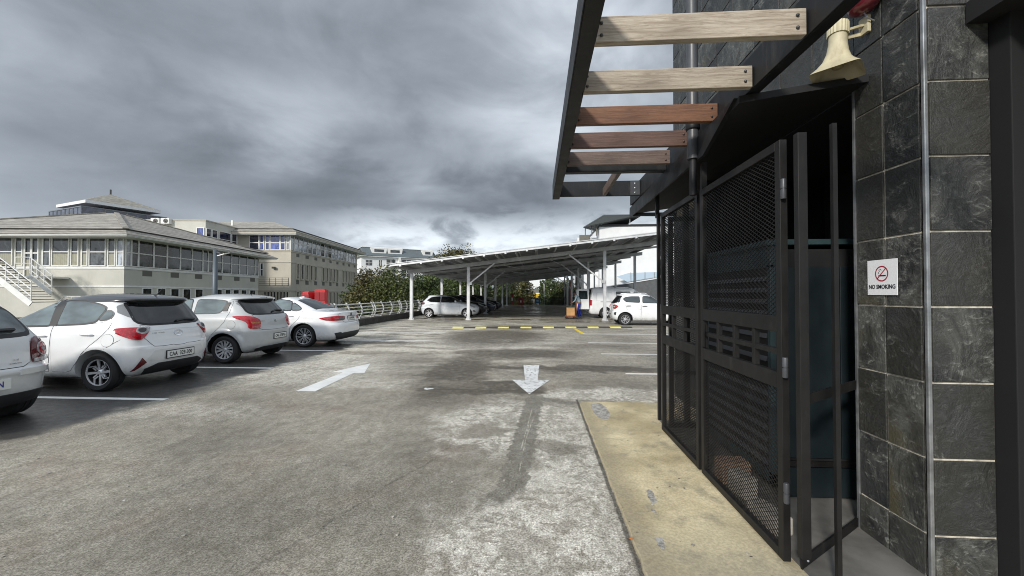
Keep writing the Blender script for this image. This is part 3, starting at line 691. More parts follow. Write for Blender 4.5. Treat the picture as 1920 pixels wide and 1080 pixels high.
    if not newer:
        c.strip('bumper_strip', [(0.35, .60), (.9, .60), (1.02, .60)], 's', .055, c.pm, None, 1, off=.006, h=.01, zref=.6)
        c.strip('bumper_strip', [(0.35, .60), (.9, .60), (1.02, .60)], 's', .055, c.pm, None, -1, off=.006, h=.01, zref=.6)
        for sg in (1, -1): c.patch('bumper_valance', [(0.0, .225), (.88, .225), (.92, .33), (.8, .355), (0, .365)], 's', M['black_plastic'], off=.012, side=sg, zref=.4)
        p, n = c.hit(-.33, .745, 'rear', 1)
        text('badge', '1.4', .036, M['chrome'], tg, p+Vector((-.012, 0, 0)), (PI/2, 0, -PI/2+.12), depth=.002, sx_=1.4)
        text('badge', 'Comfortline', .022, M['chrome'], tg, p+Vector((-.012, 0, -.038)), (PI/2, 0, -PI/2+.12), depth=.002, sx_=1.1)
        c.plate(-.02, .49, 'CA 48 GEN', blue=True, w=.50, h=.12, frame=False)
    else: c.plate(0, .50, 'CA 521', w=.5, h=.11)
    if detail: c.wheels('star', .215, .20)
    else: c.wheels('five', .205, .19, 'hubcap')
    return c
def tall_hatch(name):
    rows = [(.22, -.36, 2.75, .66, .5, 3.2, .55, 2.6), (.28, -.52, 2.88, .73, .55, 3.1, .6, 2.6), (.40, -.57, 2.95, .75, .58, 3.0, .7, 2.5), (.55, -.585, 2.98, .757, .60, 3.0, .75, 2.5), (.66, -.58, 2.98, .76, .60, 3.0, .75, 2.4), (.70, -.55, 2.96, .758, .58, 3.1, .75, 2.4), (.82, -.54, 2.92, .752, .58, 3.1, .75, 2.4), (.95, -.525, 2.72, .745, .58, 3.1, .7, 2.5), (1.02, -.51, 2.30, .735, .58, 3.1, .6, 2.6), (1.06, -.49, 1.95, .715, .58, 3.1, .5, 2.6),
            (1.12, -.45, 1.80, .695, .55, 3.1, .5, 2.6), (1.28, -.33, 1.58, .66, .54, 3.1, .5, 2.5), (1.42, -.22, 1.36, .63, .54, 3.1, .5, 2.5), (1.45, -.27, 1.30, .62, .58, 3.2, .5, 2.4), (1.48, -.27, 1.2, .60, .58, 3.2, .5, 2.4), (1.51, -.18, 1.08, .56, .52, 3.0, .5, 2.4), (1.54, .05, .86, .46, .4, 2.6, .4, 2.4), (1.56, .28, .62, .22, .15, 2.4, .15, 2.4), (1.564, .40, .5, .05, .05, 2, .05, 2)]
    c = Car(name, dict(rows=rows, wb=2.38, rw=.30, ra=.36, paint='white_paint', flare=.03))
    for sg in (1, -1):
        d1 = c.panel('door', [(.80, .34), (.77, .62), (.77, 1.05), (1.40, 1.04), (1.80, 1.02), (1.92, .80), (1.92, .45), (1.88, .32)], 'side', side=sg)
        d2 = c.panel('door', [(.74, .34), (.745, .62), (.745, 1.05), (.30, 1.06), (.06, 1.07), (.0, 1.25), (-.03, 1.22), (.02, .98), (.10, .76), (.24, .60), (.35, .44), (.42, .36), (.52, .33)], 'side', side=sg)
        c.handle(d1, .93, .93, sg, True); c.handle(d2, .16, .94, sg, True)
        c.window('window', [(.84, 1.10), (.86, 1.40), (1.05, 1.40), (1.34, 1.35), (1.55, 1.22), (1.70, 1.08)], 'side', M['car_glass'], side=sg, smooth=1)
        c.window('window', [(.70, 1.11), (.69, 1.39), (.30, 1.39), (.02, 1.35), (-.08, 1.28), (.06, 1.14)], 'side', M['car_glass'], side=sg, smooth=1)
        t = c.patch('tail_light', [(.42, .98), (.42, .88), (.50, .80), (.66, .80), (.74, .86), (.80, .94), (.72, .99), (.55, 1.01)], 's', M['red_lens'], off=.02, side=sg, smooth=1, zref=.9, bulge=.02)
        c.patch('reversing_lens', [(.50, .93), (.52, .87), (.62, .87), (.64, .93)], 's', M['clear_lens'], off=.045, side=sg, zref=.9, parent=t)
        c.patch('bumper_trim', [(.60, .52), (.60, .62), (.74, .66), (.72, .50)], 's', M['black_plastic'], off=.008, side=sg, zref=.6)
        c.patch('headlight', [(2.82, .78), (2.5, .90), (2.5, .82), (2.72, .72)], 'side', M['clear_lens'], off=.012, side=sg, smooth=1)
        c.mirror(1.66, 1.07, sg, M['black_plastic'])
        MB().tube([(.0, sg*.50, 1.515), (.15, sg*.51, 1.56), (1.0, sg*.51, 1.56), (1.12, sg*.50, 1.50)], .014, 8).build('roof_rail', c.pm, c.root, smooth=True)
    tg = c.panel('tailgate', [(-.50, 1.05), (-.48, .86), (-.46, .72), (.46, .72), (.48, .86), (.50, 1.05)], 'rear', gap=.006)
    c.window('rear_window', [(-.56, 1.13), (-.53, 1.40), (.53, 1.40), (.56, 1.13), (.4, 1.11), (-.4, 1.11)], 'rear', M['dark_tint'], seal=.04)
    c.window('rear_quarter_window', [(-.36, 1.13), (-.22, 1.33), (-.17, 1.38), (-.23, 1.16), (-.30, 1.11)], 'side', M['dark_tint'], side=1, seal=.01); c.window('rear_quarter_window', [(-.36, 1.13), (-.22, 1.33), (-.17, 1.38), (-.23, 1.16), (-.30, 1.11)], 'side', M['dark_tint'], side=-1, seal=.01)
    c.patch('windscreen', [(-.58, 1.10), (-.52, 1.42), (.52, 1.42), (.58, 1.10)], 'front', M['car_glass'], off=.006, smooth=1)
    c.plate(0, .62, 'CA 781', w=.44, h=.11)
    c.wheels('thin', .205, .18, 'alloy')
    return c
def panel_van(name):
    rows = [(.22, -.85, 3.55, .80, .35, 4, .6, 2.8), (.28, -.98, 3.72, .90, .35, 4, .7, 2.8), (.42, -1.03, 3.82, .94, .36, 4, .75, 2.7), (.60, -1.03, 3.86, .952, .36, 4, .8, 2.6), (.66, -.99, 3.84, .952, .34, 4.2, .8, 2.6), (.85, -.98, 3.72, .95, .34, 4.2, .8, 2.6), (1.02, -.97, 3.45, .945, .34, 4.2, .7, 2.6), (1.12, -.965, 3.05, .93, .34, 4.2, .6, 2.6),
            (1.20, -.96, 2.85, .91, .34, 4.2, .5, 2.6), (1.45, -.93, 2.50, .87, .34, 4.2, .5, 2.6), (1.70, -.89, 2.12, .82, .34, 4.2, .5, 2.6), (1.84, -.86, 1.90, .78, .34, 4, .5, 2.6), (1.91, -.80, 1.70, .71, .34, 3.6, .5, 2.6), (1.95, -.60, 1.45, .58, .3, 3, .4, 2.6), (1.97, -.2, 1.0, .3, .2, 2.6, .3, 2.6), (1.975, .1, .6, .08, .05, 2, .05, 2)]
    c = Car(name, dict(rows=rows, wb=3.0, rw=.335, ra=.39, paint='white_paint', flare=.02))
    for sg in (1, -1):
        c.panel('side_panel', [(-.55, 1.10), (-.52, 1.62), (.42, 1.62), (.42, 1.10)], 'side', side=sg, smooth=1)
        c.panel('sliding_door', [(.62, .42), (.60, 1.75), (1.62, 1.75), (1.66, .42)], 'side', side=sg)
        d = c.panel('door', [(1.72, .42), (1.70, 1.70), (2.0, 1.68), (2.5, 1.22), (2.62, .95), (2.60, .42)], 'side', side=sg)
        c.handle(d, 1.85, 1.05, sg, True)
        c.window('window', [(1.78, 1.18), (1.78, 1.66), (2.02, 1.64), (2.42, 1.20)], 'side', M['car_glass'], side=sg, smooth=1)
        c.window('window', [(.68, 1.20), (.68, 1.66), (1.56, 1.66), (1.58, 1.20)], 'side', M['dark_tint'], side=sg, smooth=1) if sg < 0 else None
        c.patch('tail_light', [(.80, .80), (.80, 1.16), (.98, 1.16), (.98, .80)], 's', M['red_lens'], off=.012, side=sg, zref=.9)
        c.strip('door_rail', [(-.30, 1.03), (.62, 1.03)], 'side', .035, M['black_plastic'], side=sg)
        c.mirror(2.3, 1.15, sg, M['black_plastic'])
        c.patch('headlight', [(3.62, .80), (3.3, .95), (3.3, .82), (3.5, .72)], 'side', M['clear_lens'], off=.012, side=sg, smooth=1)
    c.patch('load_opening', [(-.74, .62), (-.66, 1.80), (.66, 1.80), (.74, .62)], 'rear', M['under'], off=.004)
    c.patch('windscreen', [(-.72, 1.24), (-.62, 1.78), (.62, 1.78), (.72, 1.24)], 'front', M['car_glass'], off=.006, smooth=1)
    # both rear doors stand open, swung back along the van's length
    for sg, ang, wd in ((-1, 172, .76), (1, 118, .76)):
        e = empty('rear_door'); e.parent = c.root; e.location = (-1.0, sg*.86, 0); e.rotation_euler = (0, 0, R(180) if sg < 0 else R(-160))
        # door plane runs outward from its hinge
        m = MB(); m.prism([(0, .56), (wd, .56), (wd, 1.72), (wd-.08, 1.84), (.06, 1.84), (0, 1.74)], -.025, .025, 'y')
        m.build('door_skin', c.pm, e, bevel=.012)
        g = MB(); g.prism([(.09, 1.20), (wd-.09, 1.20), (wd-.12, 1.72), (.12, 1.72)], -.032, .032, 'y'); g.build('window', M['car_glass'], e)
        if sg > 0: g = MB(); g.prism([(.12, .66), (wd-.12, .66), (wd-.12, 1.1), (.12, 1.1)], -.031, .031, 'y'); g.build('inner_panel', M['black_plastic'], e)
        if sg < 0:
            lo = MB(); lo.lathe([(.05, -.034), (.05, -.03)], 20, 'y', (.16, 0, .98)); lo.build('emblem', M['chrome'], e)
    c.wheels('five', .22, .21, 'alloy')
    return c

# ------------------------------------------------------------------ setting materials
M['grey_trim'] = simple('grey_trim', (.22, .23, .235), .4)
def deck_mat():
    m, N, b = newmat('deck_asphalt')
    P = N.pos(); x, y, z = N.sep(P)
    nb = N.noise(P, .55, 4, .55); nm = N.noise(P, 2.3, 5, .6); ns = N.noise(P, 9, 5, .62); gr = N.noise(P, 80, 3, .8); gv = N.vor(P, 90)
    st = N.noise(N.scl(P, (.6, 1.15, 1), rot=(0, 0, .25)), 1.25, 7, .66, .6)       # rain-washed streaks
    xw = N.add(x, N.mul(N.sub(nm, .5), 1.1)); yw = N.add(y, N.mul(N.sub(N.noise(N.scl(P, (1, 1, 1), (7, 3, 0)), 2.1, 5, .6), .5), 1.1))
    xf = N.add(x, N.mul(N.sub(ns, .5), .22)); yf = N.add(y, N.mul(N.sub(ns, .5), .22))
    def ell(cx, cy, rx, ry, s=.35, X=xw, Y=yw):
        a = N.m('DIVIDE', N.sub(X, cx), rx); e = N.m('DIVIDE', N.sub(Y, cy), ry)
        return N.step(N.m('SQRT', N.add(N.mul(a, a), N.mul(e, e))), 1-s, 1+s, 1.0, 0.0)
    def seg(ax, ay, bx, by, hw, s=.3, X=x, Y=y):
        L = math.hypot(bx-ax, by-ay); ux, uy = (bx-ax)/L, (by-ay)/L
        px_ = N.sub(X, ax); py_ = N.sub(Y, ay); t = N.add(N.mul(px_, ux), N.mul(py_, uy)); d = N.m('ABSOLUTE', N.sub(N.mul(px_, uy), N.mul(py_, ux)))
        return N.mul(N.step(d, hw*(1-s), hw*(1+s), 1.0, 0.0), N.mul(N.step(t, -.03, .05), N.step(t, L-.12, L+.06, 1, 0)))
    mx = lambda *a: a[0] if len(a) == 1 else N.m('MAXIMUM', a[0], mx(*a[1:]))
    base = N.mix(N.step(nb, .34, .66), (.200, .188, .158), (.335, .315, .268))
    base = N.mix(N.step(nm, .45, .75, 0, .5), base, (.20, .186, .16))
    base = N.mix(N.step(N.noise(N.scl(P, (1, 1, 1), (3, 9, 0)), 1.1, 4, .6), .50, .70, 0, .5), base, (.25, .205, .17))
    # the far lane is paler, washed concrete
    pale = N.mul(N.step(y, 5.5, 11.5, .0, 1), N.step(N.add(st, N.mul(N.sub(nm, .5), .25)), .40, .58, .0, 1))
    base = N.mix(N.mul(pale, N.mul(N.step(x, 1.6, -.8, .18, 1), N.step(y, 22, 16, .7, 1))), base, (.56, .53, .465))
    # chalky scuffed patches
    sc = mx(ell(-.18, 4.75, .95, .95, .3), ell(.28, 3.4, .38, 1.6, .35), ell(0, 2.45, .62, .75, .5), ell(1.35, 6.2, 1.35, .42, .25), N.mul(ell(-4.4, 8.1, 1.5, 1.6, .5), .75), N.mul(ell(-3.1, 6.75, 1.1, .4, .5), .6), N.mul(ell(-4.9, 5.0, 1.6, .35, .6), .4), N.mul(ell(-1.7, 12.8, 2.5, 1.6, .5), .5))
    hole = mx(ell(-.62, 4.55, .24, .30, .3), ell(.22, 4.05, .22, .25, .4))
    spl = N.noise(P, 19, 9, .78, .9)
    chalk = N.mul(N.step(N.add(N.add(N.mul(spl, .42), N.mul(N.noise(P, 6.5, 6, .7, 1.2), .42)), N.mul(nm, .35)), .545, .625), N.mul(sc, N.sub(1.0, N.mul(hole, .85))))
    chalk = mx(chalk, N.mul(N.mul(sc, N.sub(1.0, N.mul(hole, .9))), N.step(nm, .35, .65, .42, .05)))
    base = N.mix(chalk, base, (.60, .58, .53))
    # line-marking ghost: a smooth dark strip where an old marking was blacked out
    gh = mx(seg(-.03, 6.1, -.20, 3.1, .118, .12, xf, y), seg(-.05, 5.95, .55, 5.62, .09, .5, xf, yf), seg(-.16, 3.35, -.35, 2.9, .09, .4, xf, yf))
    base = N.mix(N.mul(gh, N.step(spl, .30, .62, 1, .86)), base, (.20, .19, .163))
    pk = mx(seg(-.075, 5.35, -.16, 4.0, .006, .4), seg(-.04, 5.1, -.13, 4.2, .005, .4), seg(-.10, 4.8, -.16, 3.4, .004, .5))
    base = N.mix(N.mul(pk, N.step(ns, .4, .6)), base, (.5, .48, .42))
    # damp and wet
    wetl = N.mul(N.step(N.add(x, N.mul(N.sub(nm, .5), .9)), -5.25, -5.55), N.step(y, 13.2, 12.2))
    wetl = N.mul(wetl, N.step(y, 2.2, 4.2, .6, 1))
    damp = mx(ell(-1.55, 7.9, .60, 2.2, .35), ell(-.85, 6.6, .95, .50, .2), ell(.8, 8.35, 2.5, .36, .35), ell(-1.5, 14.6, 1.9, 2.8, .4), ell(-.5, 10.4, 1.6, .9, .4), N.mul(ell(-2.9, 9.4, .8, 1.0, .6), .5), ell(-5.2, 12.4, 1.7, .35, .5), ell(-1.0, 18.6, 1.6, 1.2, .5), N.mul(ell(1.3, 12.0, 1.6, .5, .6), .5))
    damp = N.mul(damp, N.step(N.add(N.mul(st, .6), N.mul(ns, .4)), .38, .52, .5, 1))
    shed = N.mul(N.step(N.add(y, N.mul(N.sub(nm, .5), 5)), 20.6, 22.4), N.step(N.noise(N.scl(P, (.22, 1.3, 1), (2, 5, 0)), .9, 5, .6), .50, .56))
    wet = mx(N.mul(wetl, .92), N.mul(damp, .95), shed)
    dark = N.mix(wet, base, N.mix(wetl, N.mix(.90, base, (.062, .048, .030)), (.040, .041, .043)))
    # crack and joints
    ck = mx(seg(-.95, 3.75, -1.75, 1.6, .012, .5, N.add(x, N.mul(N.sub(nm, .5), .25)), y), N.mul(seg(-.55, 5.2, -.95, 3.75, .006, .5, N.add(x, N.mul(N.sub(nm, .5), .25)), y), .6))
    dark = N.mix(N.mul(seg(.556, 5.9, .556, -2, .016, .6, N.add(x, N.mul(N.sub(ns, .5), .02)), y), .8), dark, (.05, .045, .038)); dark = N.mix(N.mul(N.mul(ck, .45), N.step(ns, .42, .56)), dark, (.05, .047, .043))
    # grit
    g = N.mix(N.step(gr, .33, .67), (.50, .485, .46), (1.45, 1.45, 1.44)); dark = N.mix(1.0, dark, g, 'MULTIPLY'); g2 = N.noise(N.scl(P, (1, 1, 1), (5, 2, 1)), 27, 5, .82); dark = N.mix(1.0, dark, N.mix(N.step(g2, .36, .64), (.76, .745, .72), (1.18, 1.18, 1.18)), 'MULTIPLY')
    g3 = N.noise(N.scl(P, (1, .6, 1), (1, 8, 1)), 9, 6, .75); dark = N.mix(1.0, dark, N.mix(N.step(g3, .36, .64), (.80, .79, .765), (1.14, 1.14, 1.14)), 'MULTIPLY')
    pit = N.step(N.vor(N.scl(P, (1, 1, 1), (9, 1.7, 0)), 13), .085, .05); dark = N.mix(N.mul(pit, N.step(g3, .46, .56, 0, .6)), dark, (.06, .055, .048))
    bits = N.step(N.vor(P, 3.1), .030, .022); dark = N.mix(N.mul(bits, N.step(nm, .5, .56)), dark, (.6, .59, .55))
    bits2 = N.step(N.vor(N.scl(P, (1, 1, 1), (4.4, 1.7, 0)), 6.7), .05, .03); dark = N.mix(N.mul(bits2, N.step(ns, .5, .56)), dark, (.05, .045, .04))
    N.put(b, 'Base Color', dark)
    N.put(b, 'Roughness', N.m('MAXIMUM', N.sub(N.step(ns, .2, .8, .72, .92), N.add(N.mul(wetl, .36), N.add(N.mul(shed, .66), N.mul(damp, .30)))), .12))
    b.inputs['Specular IOR Level'].default_value = .45
    bs = N.add(N.mul(gr, .8), N.mul(ns, .8))
    bn = N.n.new('ShaderNodeBump'); bn.inputs['Distance'].default_value = .004
    N.put(bn, 'Strength', N.mul(N.sub(1.0, N.mul(shed, .93)), .55)); N.put(bn, 'Height', bs); N.put(b, 'Normal', bn.outputs[0])
    return m
def pad_mat():
    m, N, b = newmat('yellow_concrete')
    P = N.pos(); x, y, z = N.sep(P)
    a = N.noise(P, 1.3, 5, .6); c2 = N.noise(P, 4.5, 6, .65); s = N.noise(P, 60, 3, .6)
    c = N.mix(N.step(a, .32, .68), (.42, .345, .20), (.72, .62, .40))
    c = N.mix(N.step(c2, .48, .70, 0, .75), c, (.30, .262, .185)); c = N.mix(N.mul(N.step(N.noise(N.scl(P, (1, 1, 1), (8, 3, 0)), .9, 5, .65), .5, .66), .5), c, (.33, .30, .225))
    c = N.mix(N.mul(N.step(N.add(x, N.mul(N.sub(c2, .5), .25)), .80, .62), .75), c, (.34, .285, .19))     # dirty strip along the edge
    c = N.mix(N.mul(N.step(y, 3.0, 1.9), N.step(a, .3, .6, .35, .85)), c, (.26, .23, .17))
    sp = N.mul(N.step(N.vor(N.scl(P, (1, 1.5, 1)), 6.5), .075, .05), N.step(N.noise(P, 2.1, 2, .5, 0), .48, .54)); c = N.mix(sp, c, (.07, .06, .045))
    sp2 = N.step(N.vor(N.scl(P, (1, 1.2, 1), (2, 5, 0)), 17), .07, .04); c = N.mix(N.mul(sp2, .7), c, (.10, .085, .06))
    def chip(cx, cy, rx, ry):
        q = N.add(N.m('POWER', N.m('DIVIDE', N.sub(N.add(x, N.mul(N.sub(c2, .5), .12)), cx), rx), 2), N.m('POWER', N.m('DIVIDE', N.sub(N.add(y, N.mul(N.sub(s, .5), .06)), cy), ry), 2)); return N.step(q, 1.1, .9)
    ch = N.m('MAXIMUM', chip(.80, 5.28, .10, .38), N.m('MAXIMUM', chip(.83, 3.07, .035, .10), N.m('MAXIMUM', chip(.735, 2.50, .022, .06), chip(.80, 2.86, .012, .02))))
    c = N.mix(N.mul(ch, .9), c, N.mix(N.step(N.noise(P, 22, 4, .7), .4, .6), (.20, .19, .18), (.46, .45, .43)))
    c = N.mix(1.0, c, N.mix(N.step(s, .3, .7), (.84, .84, .84), (1.12, 1.12, 1.12)), 'MULTIPLY')
    N.put(b, 'Base Color', c); b.inputs['Roughness'].default_value = .85
    N.put(b, 'Normal', N.bump(N.sub(N.add(N.mul(s, .5), c2), N.mul(ch, .8)), .4, .008)); return m
def line_mat(name, col, wear=.5):
    m, N, b = newmat(name); P = N.pos()
    w = N.step(N.noise(P, 13, 7, .72), wear+.08, wear+.14); w2 = N.noise(P, 3, 4, .6)
    c = N.mix(N.step(w2, .3, .7), col, tuple(v*.82 for v in col))
    N.put(b, 'Base Color', N.mix(w, c, (.21, .20, .18))); b.inputs['Roughness'].default_value = .6
    N.put(b, 'Normal', N.bump(N.noise(P, 95, 3, .6), .4, .004)); return m
M['deck'] = deck_mat(); M['pad'] = pad_mat()
M['line_white'] = line_mat('line_white', (.78, .78, .76), .60); M['line_worn'] = line_mat('line_worn', (.74, .74, .73), .45); M['line_yellow'] = line_mat('line_yellow', (.78, .56, .02), .62)
M['hump_yellow'] = simple('hump_yellow', (.72, .60, .02), .6, var=.15, dirt=(.25, .2, .05)); M['hump_black'] = simple('hump_black', (.035, .033, .03), .8, var=.3, dirt=(.15, .14, .12))
M['far_ground'] = simple('far_ground', (.10, .11, .06), .95, var=.4, scale=.3)
M['kerb'] = simple('kerb', (.045, .043, .038), .8, var=.5, scale=4, bump=.4, bscale=40, dirt=(.14, .13, .11))

# ------------------------------------------------------------------ the parking deck and its markings
g = MB().box(-900, -700, -3.6, 900, 1300, -3.5).build('ground', M['far_ground']); tag(g, kind='structure')
deck = MB().box(-12.2, -12, -.45, 13.0, 58.5, 0).build('parking_deck', M['deck']); tag(deck, kind='structure')
pd = MB(); _rj = random.Random(8); pd.prism([(.57, -1.5), (6.0, -1.5), (6.0, 5.72)]+[(1.5-.1*k, 5.72+_rj.uniform(-.008, .006)) for k in range(9)]+[(.60, 5.70)]+[(.57+_rj.uniform(-.006, .007), 5.6-.09*k) for k in range(70)], -.02, .022, 'z'); tag(pd.build('pavement', M['pad'], bevel=.008), kind='structure')
def marking(name, polys, mat, label, group=None):
    mb = MB()
    for p in polys: mb.prism(p, .002, .0045, 'z')
    tag(mb.build(name, mat), label, 'road marking', group)
def rect(x0, y0, x1, y1): return [(x0, y0), (x1, y0), (x1, y1), (x0, y1)]
for i, (yy, xe, lab) in enumerate([(5.52, -5.29, 'white bay line between the two nearest parked hatchbacks'), (7.99, -5.38, 'white bay line between the black-roofed hatchback and the silvery one'), (10.56, -5.42, 'white bay line between the silvery hatchback and the white sedan'),
                                   (12.98, -3.40, 'long white bay line just beyond the white sedan'), (15.72, -3.58, 'white bay line second beyond the white sedan, near the railing'), (18.0, -4.3, 'faint far white bay line nearest the left end of the speed hump'), (2.98, -5.3, 'white bay line at the camera side of the nearest hatchback')]):
    marking('bay_line', [rect(-10.4, yy-.05, xe, yy+.05)], M['line_white'], lab, 'white parking bay lines')
for yy, xs, lab in [(7.85, 1.66, 'white bay line beside the gate, nearest on the right'), (10.42, 1.60, 'white bay line second from the gate on the right'), (12.78, 1.56, 'white bay line third from the gate on the right'), (15.62, 1.70, 'white bay line on the right ending at the yellow tick'), (18.05, 3.9, 'white bay line under the rear wheel of the small upright car')]:
    marking('bay_line', [rect(xs, yy-.05, 9.5, yy+.05)], M['line_white'], lab, 'white parking bay lines')
marking('yellow_tick', [[(1.55, 18.0), (1.68, 18.0), (1.80, 15.68), (1.66, 15.68)]], M['line_yellow'], 'short slanting yellow line joining speed hump and bay line')
marking('arrow_marking', [[(-.30, 8.67), (.035, 8.67), (.0, 7.16), (.20, 7.16), (-.125, 6.15), (-.445, 7.16), (-.22, 7.16)]], M['line_worn'], 'scuffed white lane arrow pointing towards the camera', None)
marking('arrow_marking', [[(-3.74, 6.13), (-3.43, 6.13), (-3.50, 7.62), (-3.30, 7.62), (-3.62, 8.66), (-3.97, 7.64), (-3.73, 7.64)]], M['line_white'], 'clean white lane arrow pointing away past the parked cars', None)
marking('paint_fleck', [[(-1.80, 6.38), (-1.73, 6.34), (-1.66, 6.40), (-1.65, 6.45), (-1.74, 6.44), (-1.80, 6.47)]], M['line_worn'], 'small stray fleck of white paint on the lane between the arrows')
# speed hump of alternating modules
hump = empty('speed_hump', (0, 18.35, 0), 0, 'low rubber speed hump with yellow and black modules across the lane', 'speed hump')
for i in range(1, 17):
    x0 = -4.27+i*.5; y0 = .0+.04*(i-8)*.0
    m = MB(); prof = [(-.17, .0), (-.15, .02), (-.08, .048), (.08, .048), (.15, .02), (.17, .0)]
    m.prism(prof, x0+.006, x0+.494, 'x'); o = m.build('yellow_module' if i % 2 else 'black_module', M['hump_yellow'] if i % 2 else M['hump_black'], hump, bevel=.006)
    o.location.y = (i-8)*.045
# little stones, a leaf and broken bits lying about
mb = MB(); rs = random.Random(3)
for i in range(140):
    x = rs.uniform(-5, 1.3); y = rs.uniform(1.6, 9); s_ = rs.uniform(.004, .011)
    z0 = .024 if x > .57 and y < 5.7 else .002
    a = rs.uniform(0, 6); p = [(x+s_*rs.uniform(.6, 1.4)*math.cos(a+k*PI/2.5), y+s_*rs.uniform(.6, 1.4)*math.sin(a+k*PI/2.5)) for k in range(5)]
    mb.prism(p, z0, z0+s_*.6, 'z')
tag(mb.build('gravel', simple('stone', (.36, .34, .30), .9, var=.6, scale=9)), kind='stuff')
lf = MB(); c = G(1183, 1020); c.z = .03
lf.v = []; lf.quad(c+Vector((-.014, 0, 0)), c+Vector((0, -.012, .004)), c+Vector((.016, 0, .01)), c+Vector((0, .012, .003)))
tag(lf.build('fallen_leaf', simple('leaf_orange', (.5, .16, .03), .6)), 'tiny orange leaf lying on the edge of the yellow concrete', 'leaf')

# ------------------------------------------------------------------ parked cars
def put(c, x, y, rz, label, cat='car', group=None):
    c.root.location = (x, y, 0); c.root.rotation_euler = (0, 0, rz); tag(c.root, label, cat, group); return c
polo = put(old_hatch('parked_car', 'pearl_paint'), -6.60, 4.02, PI, 'pale older hatchback with round tail light cut by the left edge', group='cars parked on the left')
i10 = put(small_hatch('i10', 'parked_car'), -6.76, 6.69, PI, 'white hatchback with black roof and roof aerial, boomerang red lights', group='cars parked on the left')
swf = put(small_hatch('swift', 'parked_car'), -6.77, 9.26, PI, 'silvery white hatchback with silver wheel covers beside the white sedan', group='cars parked on the left')
bmw = put(sedan('parked_car'), -6.60, 12.02, PI, 'white four-door sedan with many-spoke alloy wheels, farthest of the left row', group='cars parked on the left')
spr = put(tall_hatch('parked_car'), 4.22, 20.75, 0, 'small upright white hatchback with black handles and roof rails, right of the lane', group='cars on the right')
van = put(panel_van('parked_van'), 4.25, 26.9, 0, 'white panel van with both rear doors standing open under the carport', 'van')
slv = put(old_hatch('parked_car', 'silver_paint', True, True), -7.0, 26.7, 0, 'silvery white hatchback with star alloy wheels parked side-on under the carport', group='cars under the carport')
dk = []
for x, y, lab, pt in [(-6.9, 29.9, 'black hatchback directly behind the silvery white hatchback under the carport', 'black_paint'), (-6.6, 33.4, 'dark navy hatchback third in the carport row', 'navy_paint'), (-6.5, 38.5, 'black hatchback fourth and farthest in the carport row', 'black_paint'), (5.3, 46.0, 'dark car deep under the carport on the right, left of the van doors', 'navy_paint')]:
    r_ = copy_tree(slv.root); r_.location = (x, y, 0); r_.rotation_euler = (0, 0, 0); tag(r_, lab, 'car', 'cars under the carport'); 
    if x > 0: r_.rotation_euler.z = PI/2
    for ch in r_.children:
        for o in [ch]+list(ch.children):
            if o.type == 'MESH' and o.data.materials and o.data.materials[0] == M['silver_paint']:
                o.material_slots[0].link = 'OBJECT'; o.material_slots[0].material = M[pt]

# ------------------------------------------------------------------ slate building with gate on the right
def slate_mat():
    m, N, b = newmat('slate'); P = N.pos(); a = N.sep(N.attr('rv'))[0]
    off = N.comb(N.mul(a, 37), N.mul(a, 61), N.mul(a, 17)); v = N.n.new('ShaderNodeVectorMath'); v.operation = 'ADD'; N.put(v, 0, P); N.put(v, 1, off); v = v.outputs[0]
    n1 = N.noise(N.scl(v, (1, 1, .8), rot=(.9, .3, .5)), 4, 7, .68, 1.2); n2 = N.noise(N.scl(v, (1, 1, 1.7), rot=(.5, .5, .2)), 13, 9, .76, 1.3)
    n1 = N.add(n1, N.mul(N.sub(a, .5), .22)); c = N.mix(N.step(N.noise(v, 3, 4, .6), .3, .7), N.mix(N.step(a, .15, .35), (.030, .029, .024), (.013, .015, .016)), N.mix(N.step(a, .5, .9), (.036, .038, .037), (.060, .058, .050)))
    c = N.mix(N.step(n1, .48, .74), c, (.10, .102, .094)); c = N.mix(N.mul(N.step(n2, .52, .68), N.step(n1, .40, .68, .05, .9)), c, (.29, .295, .27))
    c = N.mix(N.mul(N.step(N.noise(v, 2.3, 3, .5), .55, .7), N.step(a, .75, .9)), c, (.075, .068, .040))
    N.put(b, 'Base Color', c); N.put(b, 'Roughness', N.step(n2, .3, .7, .28, .58))
    N.put(b, 'Normal', N.bump(N.add(n1, N.mul(n2, .35)), .9, .022)); return m
M['slate'] = slate_mat()
M['grout'] = simple('grout', (.50, .46, .38), .9, var=.4, scale=14, bump=.5)
M['steel_black'] = simple('steel_black', (.011, .012, .014), .5, spec=.3, var=.25, scale=6, bump=.1, bscale=60, dirt=(.05, .047, .043))
M['gate_paint'] = simple('gate_paint', (.012, .0115, .0115), .5, spec=.25, var=.25, scale=5, bump=.12, bscale=70, dirt=(.035, .032, .028))
M['steel_grey'] = simple('steel_grey', (.055, .058, .065), .4, var=.2)
M['galv'] = simple('galv', (.30, .31, .32), .4, .7, var=.25, scale=9)
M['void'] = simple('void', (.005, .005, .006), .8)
M['teal'] = simple('teal', (.020, .040, .045), .45, var=.25, dirt=(.05, .06, .055))
M['int_floor'] = simple('int_floor', (.13, .125, .115), .85, var=.35, scale=3)
